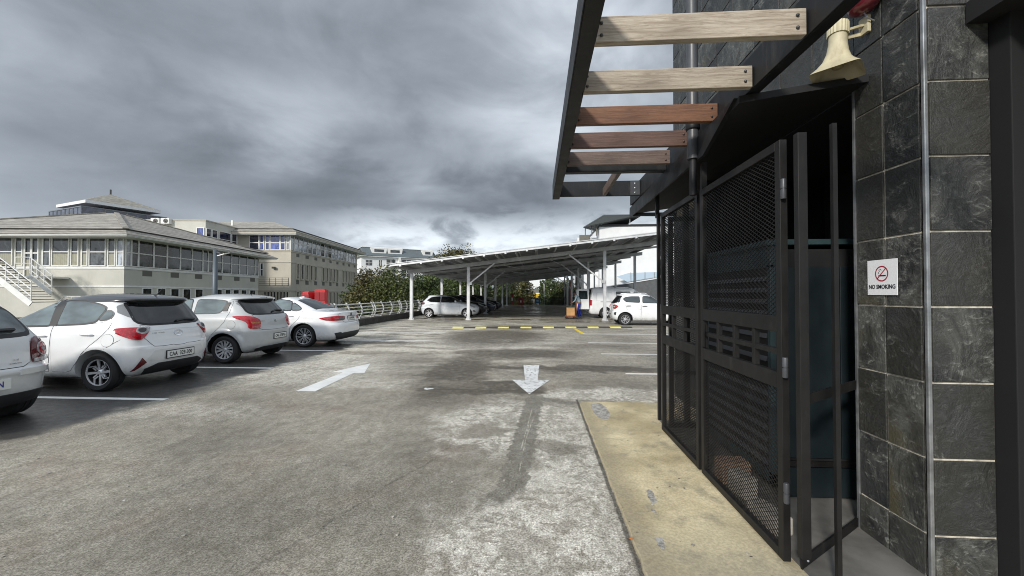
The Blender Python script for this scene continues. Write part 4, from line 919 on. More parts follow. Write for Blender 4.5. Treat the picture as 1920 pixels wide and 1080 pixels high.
def wood(name, c1, c2, rough=.75):
    m, N, b = newmat(name); v = N.obj()
    g = N.noise(N.scl(v, (1.0, 16, 16)), 3.6, 9, .72, 1.1); k = N.noise(N.scl(v, (6, 160, 160)), 2, 3, .6); w = N.noise(N.scl(v, (1, 3, 3)), 2.2, 4, .5)
    c = N.mix(N.step(g, .34, .66), c1, c2); c = N.mix(N.step(w, .45, .75, 0, .45), c, tuple(x*.6 for x in c1)); c = N.mix(N.step(k, .60, .70, 0, .7), c, tuple(x*.3 for x in c1)); c = N.mix(N.step(N.noise(N.scl(v, (2, 7, 7)), 7, 5, .7), .56, .7, 0, .35), c, tuple(x*.55 for x in c1))
    N.put(b, 'Base Color', c); b.inputs['Roughness'].default_value = rough; N.put(b, 'Normal', N.bump(N.add(g, k), .4, .004)); return m
M['wood_grey'] = wood('wood_grey', (.27, .215, .16), (.50, .44, .36)); M['wood_grey2'] = wood('wood_grey2', (.24, .195, .15), (.44, .385, .31))
M['wood_red'] = wood('wood_red', (.11, .046, .022), (.205, .095, .05), .6); M['wood_brown'] = wood('wood_brown', (.075, .038, .028), (.145, .082, .062), .6); M['wood_dark'] = wood('wood_dark', (.085, .055, .045), (.16, .115, .095), .6)

bld = empty('slate_building', (2.03, 2.26, 0), 0, 'dark slate-clad building wall with tall tiled pillar at the right edge', 'building')
def local(o): o.location = -Vector((2.03, 2.26, 0)); return o
ZL = [-.145+.395*k for k in range(19)]
wl = MB(); wl.box(2.035, 2.27, -.2, 2.09, 2.72, 2.86); wl.box(2.035, 2.27, 2.86, 2.09, 6.20, 7.0); wl.box(2.035, 2.265, -.2, 2.36, 2.29, 7.0)
wl.box(2.035, 6.15, 2.86, 3.2, 6.19, 7.0); wl.box(2.035, 4.9, -.2, 2.09, 6.20, 2.86); wl.box(2.035, 6.15, -.2, 3.2, 6.19, 2.86)
local(wl.build('grout_bed', M['grout'], bld))
tl = MB(); t2 = MB(); rt = random.Random(5)
def tile(x0, y0, z0, x1, y1, z1, ax):
    d = rt.uniform(-.002, .004); tl.rc = rt.random()
    if ax == 'x': tl.box(2.026-d, y0, z0, 2.036, y1, z1)
    else: tl.box(x0, 2.256-d, z0, x1, 2.266, z1)
gq = .0055
for k in range(len(ZL)-1):
    z0, z1 = ZL[k]+gq, ZL[k+1]-gq
    ys = [2.285, 2.513, 2.725] if ZL[k+1] < 2.9 else [2.285, 2.513, 2.725]+[3.12+.4*i for i in range(8)]+[6.20]
    for a, b_ in zip(ys, ys[1:]):
        if z1 > 2.84 and z0 < 2.84 and a > 2.7: zz0 = 2.86
        else: zz0 = z0
        if zz0 < z1: tile(0, a+gq, max(zz0, -.1), 0, b_-gq, z1, 'x')
    if ZL[k+1] < 2.9:
        for a, b_ in [(4.9, 5.3), (5.3, 5.7), (5.7, 6.2)]: t2.rc = rt.random(); t2.box(2.026, a+gq, max(z0, -.1), 2.036, b_-gq, z1)
    tile(2.05, 0, max(z0, -.1), 2.345, 0, z1, 'y')
local(t2.build('lower_tiles', M['slate'], bld)); local(tl.build('slate_tiles', M['slate'], bld, bevel=.003))
tr = MB().bar((2.026, 2.256, -.1), (2.026, 2.256, 7),   .020, .020, up=(0, 1, 0)); local(tr.build('corner_trim', M['galv'], bld, bevel=.004))
local(MB().box(2.02, 2.725, -.1, 2.09, 2.74, 2.86).build('edge_trim', M['galv'], bld))
local(MB().box(2.348, 2.16, -.1, 2.465, 2.30, 3.2).build('door_jamb', M['void'], bld, bevel=.004))
fr = MB(); fr.box(2.468, 2.10, -.1, 2.56, 2.24, 2.905); local(fr.build('door_frame', M['steel_grey'], bld, bevel=.005))
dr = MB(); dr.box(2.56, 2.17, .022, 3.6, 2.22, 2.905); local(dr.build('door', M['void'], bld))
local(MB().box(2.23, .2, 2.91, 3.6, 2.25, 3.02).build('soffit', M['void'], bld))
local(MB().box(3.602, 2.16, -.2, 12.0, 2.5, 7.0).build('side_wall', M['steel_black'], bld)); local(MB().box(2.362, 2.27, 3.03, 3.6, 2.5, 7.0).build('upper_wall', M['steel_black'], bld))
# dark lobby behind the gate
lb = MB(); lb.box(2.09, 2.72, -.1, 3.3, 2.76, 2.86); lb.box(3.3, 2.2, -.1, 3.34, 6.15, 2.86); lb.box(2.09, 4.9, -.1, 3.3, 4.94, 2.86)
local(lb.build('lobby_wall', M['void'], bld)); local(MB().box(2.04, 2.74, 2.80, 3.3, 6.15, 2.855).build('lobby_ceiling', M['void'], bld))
fl = MB().box(1.42, 2.2, .0225, 3.3, 4.9, .028).build('lobby_floor', M['int_floor']); tag(fl, kind='structure')

sg = empty('no_smoking_sign', (2.018, 2.525, 1.60), 0, 'small white NO SMOKING notice stuck on the slate pillar', 'sign')
MB().box(-.0015, -.104, -.104, .0015, .104, .104).build('board', simple('sign_white', (.80, .81, .83), .35), sg, bevel=.001)
sr = simple('sign_red', (.33, .01, .03), .5); sk = simple('sign_ink', (.02, .02, .025), .5)
rg = MB(); n_ = 40
for k in range(n_):
    a0, a1 = 2*PI*k/n_, 2*PI*(k+1)/n_
    for_ = [(-.0028, -.046*math.cos(a0), .022+.046*math.sin(a0)), (-.0028, -.046*math.cos(a1), .022+.046*math.sin(a1)), (-.0028, -.039*math.cos(a1), .022+.039*math.sin(a1)), (-.0028, -.039*math.cos(a0), .022+.039*math.sin(a0))]
    rg.quad(*for_)
rg.bar((-.0025, .030, -.008), (-.0025, -.030, .052), .003, .006, up=(1, 0, 0)); rg.build('prohibition_ring', sr, sg)
cg = MB(); cg.bar((-.002, .022, .010), (-.002, -.028, .010), .002, .007, up=(0, 0, 1)); cg.build('cigarette', sk, sg)
sm = MB(); sm.tube([(-.002, .018, .022), (-.002, .024, .030), (-.002, .014, .036), (-.002, .020, .044), (-.002, .008, .048), (-.002, .0, .042)], .0013, 6); sm.build('smoke', sk, sg)
text('lettering', 'NO SMOKING', .034, sk, sg, (-.0025, 0, -.056), (PI/2, 0, -PI/2), depth=.0006, sx_=.86, bold=.0006)

# pergola
pg = empty('pergola', (.25, 3.5, 2.8), 0, 'black steel pergola frame carrying weathered timber battens, overhead', 'pergola')
def ploc(o): o.location = -Vector((.25, 3.5, 2.8)); return o
ob = MB(); ob.box(.205, .6, 2.80, .213, 5.60, 3.0); ob.box(.213, .6, 2.80, .30, 5.60, 2.812); ob.box(.213, .6, 2.988, .30, 5.60, 3.0); ploc(ob.build('outer_beam', M['steel_black'], pg, bevel=.003))
ib = MB(); ib.box(1.352, .6, 2.80, 1.364, 6.05, 3.02); ib.box(1.364, .6, 2.80, 1.43, 6.05, 2.812); ploc(ib.build('inner_beam', M['steel_black'], pg, bevel=.003))
eb = MB(); eb.box(.30, 5.44, 2.80, 1.352, 5.47, 3.0); ploc(eb.build('end_beam', M['steel_black'], pg, bevel=.003))
mbm = MB(); mbm.box(.30, 4.36, 2.80, 1.352, 4.44, 2.88); ploc(mbm.build('cross_beam', M['steel_black'], pg, bevel=.003))
rfm = MB(); rfm.box(.86, 4.44, 2.80, .90, 5.44, 2.90); ploc(rfm.build('short_rafter', M['wood_dark'], pg))
for yb, x0, x1, mt, lab in [(2.13, .295, 1.345, 'wood_grey', 'pale weathered grey batten'), (2.645, .285, 1.345, 'wood_grey2', 'weathered grey-brown batten'), (3.15, .285, 1.35, 'wood_red', 'reddish brown batten'), (3.65, .28, 1.318, 'wood_brown', 'dark brown batten'), (4.14, .28, 1.315, 'wood_dark', 'dark greyish brown batten')]:
    b_ = MB().box(x0, -.022, 0, x1, .022, .135).build('batten', M[mt], pg, bevel=.004); b_.location = Vector((0, yb, 2.80))-Vector((.25, 3.5, 2.8)); b_['label'] = lab
    for xx in (x0+.035, x1-.045):
        for zz_ in (.035, .098):
            MB().lathe([(.009, -.024), (.008, -.029), (.004, -.033), (.001, -.034)], 12, 'y', (xx, 0, zz_)).build('bolt', M['steel_grey'], b_, smooth=True)
for zz_ in (2.84, 2.90, 2.96):
    ploc(MB().lathe([(.012, 5.435), (.011, 5.43), (.001, 5.426)], 10, 'y', (1.28, 0, zz_)).build('bolt', M['galv'], pg))
ploc(MB().box(1.22, 5.432, 2.81, 1.34, 5.44, 2.99).build('splice_plate', M['steel_grey'], pg))
# rainwater pipe
rp = empty('rainwater_pipe', (1.285, 3.45, 2.62), 0, 'round grey downpipe running up past the slate wall behind the battens', 'pipe')
MB().tube([(0, 0, 0), (0, 0, 4.3)], .045, 20).build('pipe', M['steel_grey'], rp, auto=40)
MB().lathe([(.052, .24), (.056, .25), (.056, .30), (.052, .31)], 20).build('pipe_collar', M['steel_black'], rp, smooth=True)
MB().tube([(0, 0, -.30), (0, 0, 0)], .028, 12).build('pipe_stub', M['steel_black'], rp, auto=40)
# sheet canopy above the gate
cp = empty('gate_canopy', (1.4, 4.0, 2.72), 0, 'black folded sheet-metal canopy above the mesh gate, tip drooping', 'canopy')
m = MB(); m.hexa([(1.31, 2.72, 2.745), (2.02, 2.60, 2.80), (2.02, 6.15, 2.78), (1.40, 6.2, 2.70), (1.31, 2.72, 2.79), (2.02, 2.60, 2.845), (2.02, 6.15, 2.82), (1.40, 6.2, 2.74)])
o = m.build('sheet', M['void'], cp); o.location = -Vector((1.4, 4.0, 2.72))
m = MB(); m.hexa([(1.305, 3.3, 2.60), (1.33, 3.3, 2.60), (1.40, 6.25, 2.66), (1.385, 6.25, 2.66), (1.29, 2.75, 2.79), (1.33, 2.75, 2.79), (1.42, 6.2, 2.795), (1.38, 6.2, 2.795)])
o = m.build('drip_edge', M['steel_black'], cp); o.location = -Vector((1.4, 4.0, 2.72))
m = MB(); m.bar((1.42, 6.1, 2.68), (1.72, 5.2, 2.50), .035, .05); m.bar((1.44, 5.0, 2.42), (1.44, 5.0, 2.75), .04, .04)
o = m.build('strut', M['steel_black'], cp); o.location = -Vector((1.4, 4.0, 2.72))

# mesh gate leaves
def clip_lines(w, h, dx, dy):
    out = []; L = math.hypot(dx, dy)
    n = int(w/dx+h/dy)+2
    for k in range(n+1):
        c = k*dx
        # y = (x-c')*dy/dx families, going up and going down
        for sgn in (1, -1):
            pts = []
            x0 = c - h*dx/dy if True else 0
            if sgn == 1: a = Vector((c-h*dx/dy, 0)); b_ = Vector((c, h))
            else: a = Vector((c-h*dx/dy, h)); b_ = Vector((c, 0))
            t0, t1 = 0.0, 1.0; d = b_-a
            if d.x > 0:
                t0 = max(t0, (0-a.x)/d.x); t1 = min(t1, (w-a.x)/d.x)
            if t1-t0 > .01: out.append((a+d*t0, a+d*t1))
    return out
def mesh_panel(y0, y1, z0, z1, parent, dx=.047, dy=.026, t=.0032):
    mb = MB()
    for i, (a, b_) in enumerate(clip_lines(y1-y0, z1-z0, dx, dy)):
        xo = .0015 if i % 2 else -.0015
        p = Vector((xo, y0+a.x, z0+a.y)); q = Vector((xo, y0+b_.x, z0+b_.y)); mb.bar(p, q, t*1.5, t, up=(0, -(q-p).z, (q-p).y))
    return mb.build('mesh_panel', M['gate_paint'], parent)
def leaf(y0, y1, zt, label, nv):
    e = empty('gate_leaf', (1.36, y0, 0), 0, label, 'gate', 'mesh gate leaves'); w = y1-y0; s_ = .05
    f = MB(); f.box(-.02, 0, .04, .02, s_, zt); f.box(-.02, w-s_, .04, .02, w, zt); f.box(-.02, s_, zt-s_, .02, w-s_, zt); f.box(-.02, s_, .04, .02, w-s_, .04+s_)
    for z in (1.335, 1.02): f.box(-.02, s_, z-.045, .02, w-s_, z+.045)
    f.build('frame', M['gate_paint'], e, bevel=.003)
    l = MB(); l.box(-.014, s_, 1.165, .014, w-s_, 1.195)
    for k in range(1, nv):
        yy = s_+(w-2*s_)*k/nv; l.box(-.016, yy-.016, 1.065, .016, yy+.016, 1.29)
    l.build('lattice_band', M['gate_paint'], e, bevel=.002)
    mesh_panel(s_-.005, w-s_+.005, 1.38, zt-s_+.005, e); mesh_panel(s_-.005, w-s_+.005, .085, .98, e)
    return e
L1 = leaf(2.34, 3.46, 2.36, 'wide black mesh gate leaf nearest the slate pillar', 4)
L2 = leaf(3.52, 4.54, 2.38, 'narrower-looking far black mesh gate leaf beside the parking lane', 3)
for zz_ in (2.08, 1.10, .42):
    MB().lathe([(.012, zz_-.055), (.014, zz_-.05), (.014, zz_-.003), (.011, zz_-.002), (.011, zz_+.002), (.014, zz_+.003), (.014, zz_+.05), (.012, zz_+.055)], 14, 'z', (-.012, -.018, 0)).build('hinge', M['steel_grey'], L1, auto=40)
MB().box(-.032, 1.03, 1.08, -.02, 1.075, 1.28).build('lock_plate', M['gate_paint'], L1)
mpo = empty('gate_post', (1.385, 3.49, 0), 0, 'thin black post between the two mesh gate leaves', 'post', 'black gate posts'); MB().box(-.02, -.02, .02, .02, .02, 2.6).build('post', M['gate_paint'], mpo)
fpo = empty('gate_post', (1.432, 4.93, 0), 0, 'slim black post past the far end of the gate, farthest from the pillar', 'post', 'black gate posts'); MB().box(-.018, -.02, .02, .018, .02, 2.45).build('post', M['gate_paint'], fpo, bevel=.003)
npo = empty('gate_post', (1.385, 2.235, 0), 0, 'thick black hinge post of the gate, nearest the doorway', 'post', 'black gate posts'); MB().box(-.024, -.02, .13, .024, .02, 2.35).build('post', M['gate_paint'], npo, bevel=.003)
MB().box(.0, .024, .13, .045, .05, 2.34).build('jamb_strip', M['void'], npo)
# end screen of the enclosure
es = empty('end_screen', (1.45, 4.62, 0), 0, 'black mesh screen closing the far end of the gated passage', 'screen')
f = MB(); f.box(0, -.02, .04, .045, .02, 2.36); f.box(.16, -.02, .04, .22, .02, 2.5); f.box(.36, -.02, .04, .44, .02, 2.5); f.box(.045, -.02, 2.31, .36, .02, 2.36); f.box(.045, -.018, .04, .36, .018, .09); f.box(.045, -.018, .62, .36, .018, .66); f.box(.045, -.018, 1.30, .36, .018, 1.36)
f.build('frame', M['gate_paint'], es)
mb = MB()
for a, b_ in clip_lines(.32, 2.2, .045, .0245): mb.bar((.045+a.x, 0, .1+a.y), (.045+b_.x, 0, .1+b_.y), .004, .0035, up=(0, 1, 0))
mb.build('mesh_panel', M['gate_paint'], es)
dk_ = MB(); dk_.box(.42, .1, .02, .58, .14, 2.78); dk_.build('side_panel', M['void'], es)
# grille bar with flat rails in the doorway
gb = empty('door_grille', (1.487, 2.14, 0), 0, 'upright black bar with two flat rails across the doorway', 'grille')
MB().box(-.011, -.011, .0, .011, .011, 2.36).build('upright_bar', M['gate_paint'], gb)
m = MB()
for z_ in (.925, .06): m.hexa([(-.08, .15, z_-.028), (.53, .59, z_-.028), (.528, .602, z_-.028), (-.082, .162, z_-.028), (-.08, .15, z_+.028), (.53, .59, z_+.028), (.528, .602, z_+.028), (-.082, .162, z_+.028)])
m2 = MB(); 
for z_, nm in ((.925, 'flat_rail'), (.06, 'flat_rail')):
    q = MB().hexa([(-.08, .15, z_-.028), (.53, .59, z_-.028), (.528, .602, z_-.028), (-.082, .162, z_-.028), (-.08, .15, z_+.028), (.53, .59, z_+.028), (.528, .602, z_+.028), (-.082, .162, z_+.028)]); q.build(nm, M['gate_paint'], gb)
    MB().lathe([(.007, -.004), (.001, -.008)], 8, 'y', (-.03, .185, z_)).build('rivet', M['galv'], gb)
# teal cabinet with louvred side inside the passage
M['teal_dark'] = simple('teal_dark', (.009, .015, .018), .4, var=.2)
tc = empty('utility_cabinet', (1.70, 3.1, 0), 0, 'dark teal steel cabinet with louvred side behind the mesh gate', 'cabinet')
c_ = MB(); c_.box(.004, .004, .15, .99, 1.1, 1.83); c_.build('carcass', M['void'], tc)
c_ = MB(); c_.box(0, 0, .12, .04, .04, 1.72); c_.box(0, 0, 1.70, .04, 1.12, 1.90); c_.box(-.03, -.03, 1.86, 1.05, 1.15, 1.90); c_.box(0, 1.08, .12, .04, 1.12, 1.72); c_.box(0, 0, .12, .04, 1.12, .2); c_.build('frame', M['teal'], tc, bevel=.003)
c_ = MB(); c_.box(.045, -.012, .32, .47, .004, 1.70); c_.build('door', M['teal_dark'], tc, bevel=.003); c_ = MB(); c_.box(.48, -.012, .32, .98, .004, 1.70); c_.build('door', M['teal_dark'], tc, bevel=.003)
c_ = MB(); c_.box(.045, -.02, .26, .98, -.004, .30); c_.build('door_sill', M['gate_paint'], tc); MB().box(.045, -.01, .04, .98, .004, .25).build('plinth', M['teal_dark'], tc)
lv = MB()
for k in range(17): lv.hexa([(-.01, .05, .24+k*.085), (.02, .05, .24+k*.085), (.02, 1.08, .24+k*.085), (-.01, 1.08, .24+k*.085), (.015, .05, .30+k*.085), (.03, .05, .30+k*.085), (.03, 1.08, .30+k*.085), (.015, 1.08, .30+k*.085)])
lv.build('louvres', M['steel_grey'], tc)
bm_ = simple('pale_block', (.36, .33, .28), .9, var=.3, bump=.5, bscale=40)
for x, y, w, l, h, lab in [(1.47, 2.72, .12, .26, .11, 'pale rough concrete block just inside the near gate leaf'), (1.50, 3.12, .10, .20, .16, 'pale concrete block behind the gate, farther from the doorway')]:
    o = MB().box(-w/2, -l/2, 0, w/2, l/2, h).build('concrete_block', bm_, None, bevel=.012); o.location = (x, y, .03); o.rotation_euler.z = .2; tag(o, lab, 'block')
o = MB().box(-.11, -.08, 0, .11, .08, .17).build('brick_stack', simple('clay', (.30, .20, .14), .9, var=.3, bump=.5, bscale=40), None, bevel=.01); o.location = (1.53, 3.34, .03); tag(o, 'reddish brick lump behind the mesh gate beside pale blocks', 'brick')

# horn loudspeaker
hs = empty('horn_speaker', (1.84, 2.60, 3.065), 0, 'cream plastic horn loudspeaker pointing down from the slate wall', 'speaker')
cream = simple('cream_plastic', (.47, .42, .28), .5, var=.15, scale=5, dirt=(.3, .24, .14)); creamd = simple('cream_inner', (.30, .25, .14), .6)
ax = Vector((-.10, -.10, -1)).normalized(); q = ax.to_track_quat('Z', 'Y').to_matrix().to_4x4()
def sq(rx, ry, z, n, k=28, e=2.0):
    out = []
    for i in range(k):
        a = 2*PI*i/k+PI/4; c, s_ = math.cos(a), math.sin(a); p = 2/n
        out.append((rx*math.copysign(abs(c)**p, c), ry*math.copysign(abs(s_)**p, s_), z))
    return out
def loft(rings, close_first=True, close_last=False):
    m = MB(); rr = [m.verts(r_) for r_ in rings]; n = len(rings[0])
    for a, b_ in zip(rr, rr[1:]):
        for k in range(n): m.face((a+k, a+(k+1) % n, b_+(k+1) % n, b_+k))
    if close_first: m.face([rr[0]+k for k in range(n)][::-1])
    if close_last: m.face([rr[-1]+k for k in range(n)])
    return m
flr = loft([sq(.058, .058, -.03, 2), sq(.060, .060, .04, 2), sq(.070, .066, .12, 2.4), sq(.092, .080, .19, 3.2), sq(.125, .10, .245, 5), sq(.155, .118, .285, 9), sq(.158, .121, .292, 10), sq(.150, .113, .288, 10), sq(.115, .090, .24, 5), sq(.080, .070, .18, 3), sq(.045, .045, .10, 2)], False, True)
o = flr.build('horn', cream, hs, auto=45); o.matrix_local = q
o = MB().lathe([(.001, .13), (.028, .135), (.034, .16), (.036, .225), (.026, .24), (.001, .245)], 20).build('inner_cone', creamd, hs, smooth=True); o.matrix_local = q
rb_ = loft([[((.066+.004*(i % 2))*math.cos(2*PI*i/40), (.066+.004*(i % 2))*math.sin(2*PI*i/40), z) for i in range(40)] for z in (-.12, -.115, -.03, -.025)], True, True); o = rb_.build('driver_cap', cream, hs); o.matrix_local = q
bk = MB(); bk.box(.185, -.045, .03, .21, .045, .16); bk.bar((.05, .0, .06), (.19, 0, .10), .03, .02); bk.bar((.05, .03, .02), (.19, .03, .05), .012, .03); bk.build('bracket', cream, hs, bevel=.004)
hs.scale = (.80, .80, .80)
sn = empty('alarm_siren', (1.955, 2.55, 3.30), 0, 'dark red alarm siren on the slate wall above the loudspeaker', 'siren')
m = MB().lathe([(.001, -.11), (.05, -.105), (.085, -.085), (.105, -.04), (.11, .03), (.11, .10)], 28); o = m.build('housing', simple('siren_red', (.13, .012, .02), .3, coat=.6), sn, smooth=True); o.scale = (.72, 1.0, 1.0)
MB().box(.05, -.10, -.04, .075, .10, .14).build('base_plate', M['steel_black'], sn)
MB().tube([(.0, .0, -.10), (.02, .0, -.14), (.06, .0, -.16)], .004, 6).build('cable', M['galv'], sn)

# ------------------------------------------------------------------ office buildings on the left
def plaster(name, c, v=.1, dirt=None): 
    return simple(name, c, .85, var=v, scale=.6, bump=.2, bscale=25, dirt=dirt)
M['cream_wall'] = plaster('cream_wall', (.53, .52, .465), .08, (.45, .43, .37)); M['white_trim'] = simple('white_trim', (.74, .74, .72), .5, var=.06)
M['tan_wall'] = plaster('tan_wall', (.48, .45, .38), .08, (.38, .36, .31)); M['off_white'] = plaster('off_white', (.72, .73, .74), .05)
def roofmat(name, c1, c2):
    m, N, b = newmat(name); v = N.obj(); x, y, z = N.sep(v)
    row = N.m('FRACT', N.mul(z, 4.6)); n1 = N.noise(N.scl(v, (1.0, 1.0, 14)), 1.6, 7, .75); n2 = N.noise(v, .5, 4, .6)
    c = N.mix(N.step(n1, .32, .68), c1, c2); c = N.mix(N.step(n2, .5, .72, 0, .35), c, (.12, .11, .10)); c = N.mix(N.step(row, .28, .06, 0, .75), c, tuple(x_*.45 for x_ in c1))
    N.put(b, 'Base Color', c); b.inputs['Roughness'].default_value = .85; N.put(b, 'Normal', N.bump(N.add(row, N.mul(n1, 1.5)), .6, .04)); return m
M['roof_tile'] = roofmat('roof_tile', (.17, .158, .135), (.46, .435, .385)); M['roof_blue'] = roofmat('roof_blue', (.10, .125, .14), (.15, .18, .195))
def winmat(name, top, low, spec=.8, blind=.5):
    m, N, b = newmat(name); v = N.obj(); x, y, z = N.sep(v); r_ = N.orand()
    n = N.noise(N.scl(v, (1, 1, 1)), 1.4, 4, .6, 1.0); c = N.mix(N.step(n, .45, .62), top, tuple(min(1, t*2.2+.02) for t in top))
    slat = N.step(N.m('FRACT', N.mul(N.add(x, y), 9)), .15, .3, .55, 1)
    lowc = N.mix(slat, tuple(t*.5 for t in low), low)
    has = N.mul(N.step(z, -.08, -.16), N.m('LESS_THAN', r_, blind)); c = N.mix(has, c, lowc)
    N.put(b, 'Base Color', c); b.inputs['Roughness'].default_value = .06; b.inputs['Specular IOR Level'].default_value = spec; b.inputs['IOR'].default_value = 1.6
    return m
M['win_front'] = winmat('win_front', (.045, .05, .055), (.34, .33, .25), .6, .85); M['win_side'] = winmat('win_side', (.018, .02, .022), (.05, .055, .055), .5, .3)
M['win_blue'] = winmat('win_blue', (.045, .065, .21), (.03, .045, .16), .8, .4); M['win_navy'] = winmat('win_navy', (.012, .014, .035), (.02, .02, .05), .8, .4)
M['win_pale'] = winmat('win_pale', (.22, .24, .27), (.20, .21, .24), .9, .6)
M['vent_dark'] = simple('vent_dark', (.14, .135, .12), .8)
TH = YAW+math.atan(20/FPX)
UX = Vector((math.cos(TH), math.sin(TH), 0)); VY = Vector((-math.sin(TH), math.cos(TH), 0))
class Bld:
    """a building whose local +x runs right along its front and +y runs back from the camera"""
    def __init__(s, px, Y, name, label, lx=0, ly=0):
        s.P0 = aY(px, 552, Y); s.P0.z = 0; s.root = empty(name, s.P0, TH, label, 'building')
    def loc(s, p): d = p-s.P0; return Vector((d.dot(UX), d.dot(VY), p.z))
    def front(s, px, py, off=0.0): return s.loc(aP(px, py, s.P0+VY*off, VY))
    def side(s, px, py, off=0.0): return s.loc(aP(px, py, s.P0+UX*off, UX))
    def win_f(s, x0, x1, z0, z1, y, mat, tr=.5, fw=.05, proud=.03, name='window', frame='white_trim', cols=1):
        cx, cz = (x0+x1)/2, (z0+z1)/2; w, h = (x1-x0)/2, (z1-z0)/2
        o = MB().box(-w, -.01, -h, w, .05, h).build(name, M[mat], s.root); o.location = (cx, y-.015, cz)
        f = MB(); f.box(-w-fw, -proud-.02, -h-fw, -w, .045, h+fw); f.box(w, -proud-.02, -h-fw, w+fw, .045, h+fw); f.box(-w, -proud-.02, h, w, .045, h+fw); f.box(-w, -proud-.02, -h-fw, w, .045, -h)
        if tr: f.box(-w, -proud, -h+2*h*tr-fw*.6, w, .0, -h+2*h*tr+fw*.6)
        for c in range(1, cols): f.box(-w+2*w*c/cols-fw*.4, -proud, -h, -w+2*w*c/cols+fw*.4, .0, h)
        f.build('frame', M[frame], o); return o
    def win_s(s, y0, y1, z0, z1, x, mat, tr=.5, fw=.05, proud=.03, name='window', frame='white_trim'):
        cy, cz = (y0+y1)/2, (z0+z1)/2; w, h = (y1-y0)/2, (z1-z0)/2
        o = MB().box(-.05, -w, -h, .01, w, h).build(name, M[mat], s.root); o.location = (x+.015, cy, cz)
        f = MB(); f.box(-.045, -w-fw, -h-fw, proud+.02, -w, h+fw); f.box(-.045, w, -h-fw, proud+.02, w+fw, h+fw); f.box(-.045, -w, h, proud+.02, w, h+fw); f.box(-.045, -w, -h-fw, proud+.02, w, -h)
        if tr: f.box(0, -w, -h+2*h*tr-fw*.6, proud, w, -h+2*h*tr+fw*.6)
        f.build('frame', M[frame], o); return o
def hip(mb, x0, y0, x1, y1, z0, tx0, ty0, tx1, ty1, z1):
    mb.hexa([(x0, y0, z0), (x1, y0, z0), (x1, y1, z0), (x0, y1, z0), (tx0, ty0, z1), (tx1, ty0, z1), (tx1, ty1, z1), (tx0, ty1, z1)])

# nearest office, two tone: sunlit front with stair, shaded flank
B = Bld(232, 23.5, 'office_building', 'low cream office with grey hipped roof and white outside stair, nearest on the left')
LEN = 13.8; zt = B.front(200, 446).z; zs = B.front(200, 498).z; zb = B.front(200, 537).z; zm = B.front(200, 471).z
MB().box(-LEN, 0, -3.5, 0, LEN, zt+.30).build('wall', M['cream_wall'], B.root)
m = MB(); m.box(-LEN-.04, -.045, zs-.20, .045, LEN, zs-.06); m.build('sill_band', M['white_trim'], B.root)
m = MB(); m.box(-LEN-.04, -.04, zb-.04, .04, LEN, zb+.05); m.build('string_course', M['white_trim'], B.root)
ze = 4.92
m = MB(); m.box(-LEN-1.15, -1.15, ze, 1.15, LEN+1.15, ze+.05); m.build('eaves_soffit', M['white_trim'], B.root)
m = MB(); hip(m, -LEN-1.2, -1.2, 1.2, LEN+1.2, ze+.052, -LEN-1.2, -1.2, 1.2, LEN+1.2, ze+.12); m.build('fascia', M['white_trim'], B.root)
rf = MB(); hip(rf, -LEN-1.25, -1.25, 1.25, LEN+1.25, ze+.12, -LEN-.55, -.55, .55, LEN+.55, ze+.46); rf.build('roof', M['roof_tile'], B.root)
rf = MB(); hip(rf, -LEN-.62, -.62, .62, LEN+.62, ze+.53, -LEN/2-.4, LEN/2-.4, -LEN/2+.4, LEN/2+.4, 7.75); rr = rf.build('roof', M['roof_tile'], B.root)
MB().box(-LEN-.5, -.5, ze+.40, .5, LEN+.5, ze+.54).build('roof_step', M['vent_dark'], B.root)
rg_ = MB()
for sx_, sy_ in ((1, -1), (-1, -1), (1, 1)):
    a = Vector((-LEN/2+sx_*(LEN/2+.60), LEN/2+sy_*(LEN/2+.60), ze+.56)); b_ = Vector((-LEN/2+sx_*.4, LEN/2+sy_*.4, 7.78)); q = MB().bar(a, b_, .28, .07); q.build('ridge_cap', M['roof_tile'], rr)
for a, b_ in [(-8, 24), (29.5, 43), (81, 95), (98, 130), (134, 148), (154, 165), (168, 199), (203, 217)]:
    x0, x1 = B.front(a, 498).x, B.front(b_, 498).x; B.win_f(x0+.04, x1-.04, zs+.02, zt-.05, 0, 'win_front', .5)
x0, x1 = B.front(220, 498).x, -.05; B.win_f(x0+.03, x1, zs+.02, zt-.05, 0, 'win_pale', .5)
x0, x1 = B.front(47, 498).x, B.front(74, 498).x; zd = B.front(60, 519).z
dw = (x1-x0)/2
for i in range(2): B.win_f(x0+i*dw+.06, x0+(i+1)*dw-.06, zd, zt-.06, 0, 'win_front', .62, .07, .05, name='glass_door')
sp_ = [233.5, 244.5, 258, 286.7, 312, 336.7, 359, 379, 389, 398, 415.5, 433, 448, 463, 477, 484]
for a, b_ in zip(sp_, sp_[1:]):
    y0, y1 = B.side(a, 510).y, B.side(b_, 510).y; B.win_s(y0+.05, y1-.05, zs+.02, zt-.05, 0, 'win_side' if a > 240 else 'win_pale', .5)
for a, b_ in [(267, 285), (320, 335.5), (365.5, 379), (406, 416), (439, 449), (469, 478)]:
    y0, y1 = B.side(a, 513).y, B.side(b_, 513).y; z1, z0 = B.side(275, 508).z, B.side(275, 518).z
    MB().box(-.02, y0, z0, .012, y1, z1).build('vent_grille', M['vent_dark'], B.root)
for a, b_ in [(267, 283), (295, 309), (320, 334), (343, 356), (366, 379), (407, 415), (422, 431), (437, 447), (452, 461), (468, 478)]:
    y0, y1 = B.side(a, 545).y, B.side(b_, 545).y; B.win_s(y0, y1, zb-2.0, zb-.12, 0, 'win_side', 0, .05, .02)
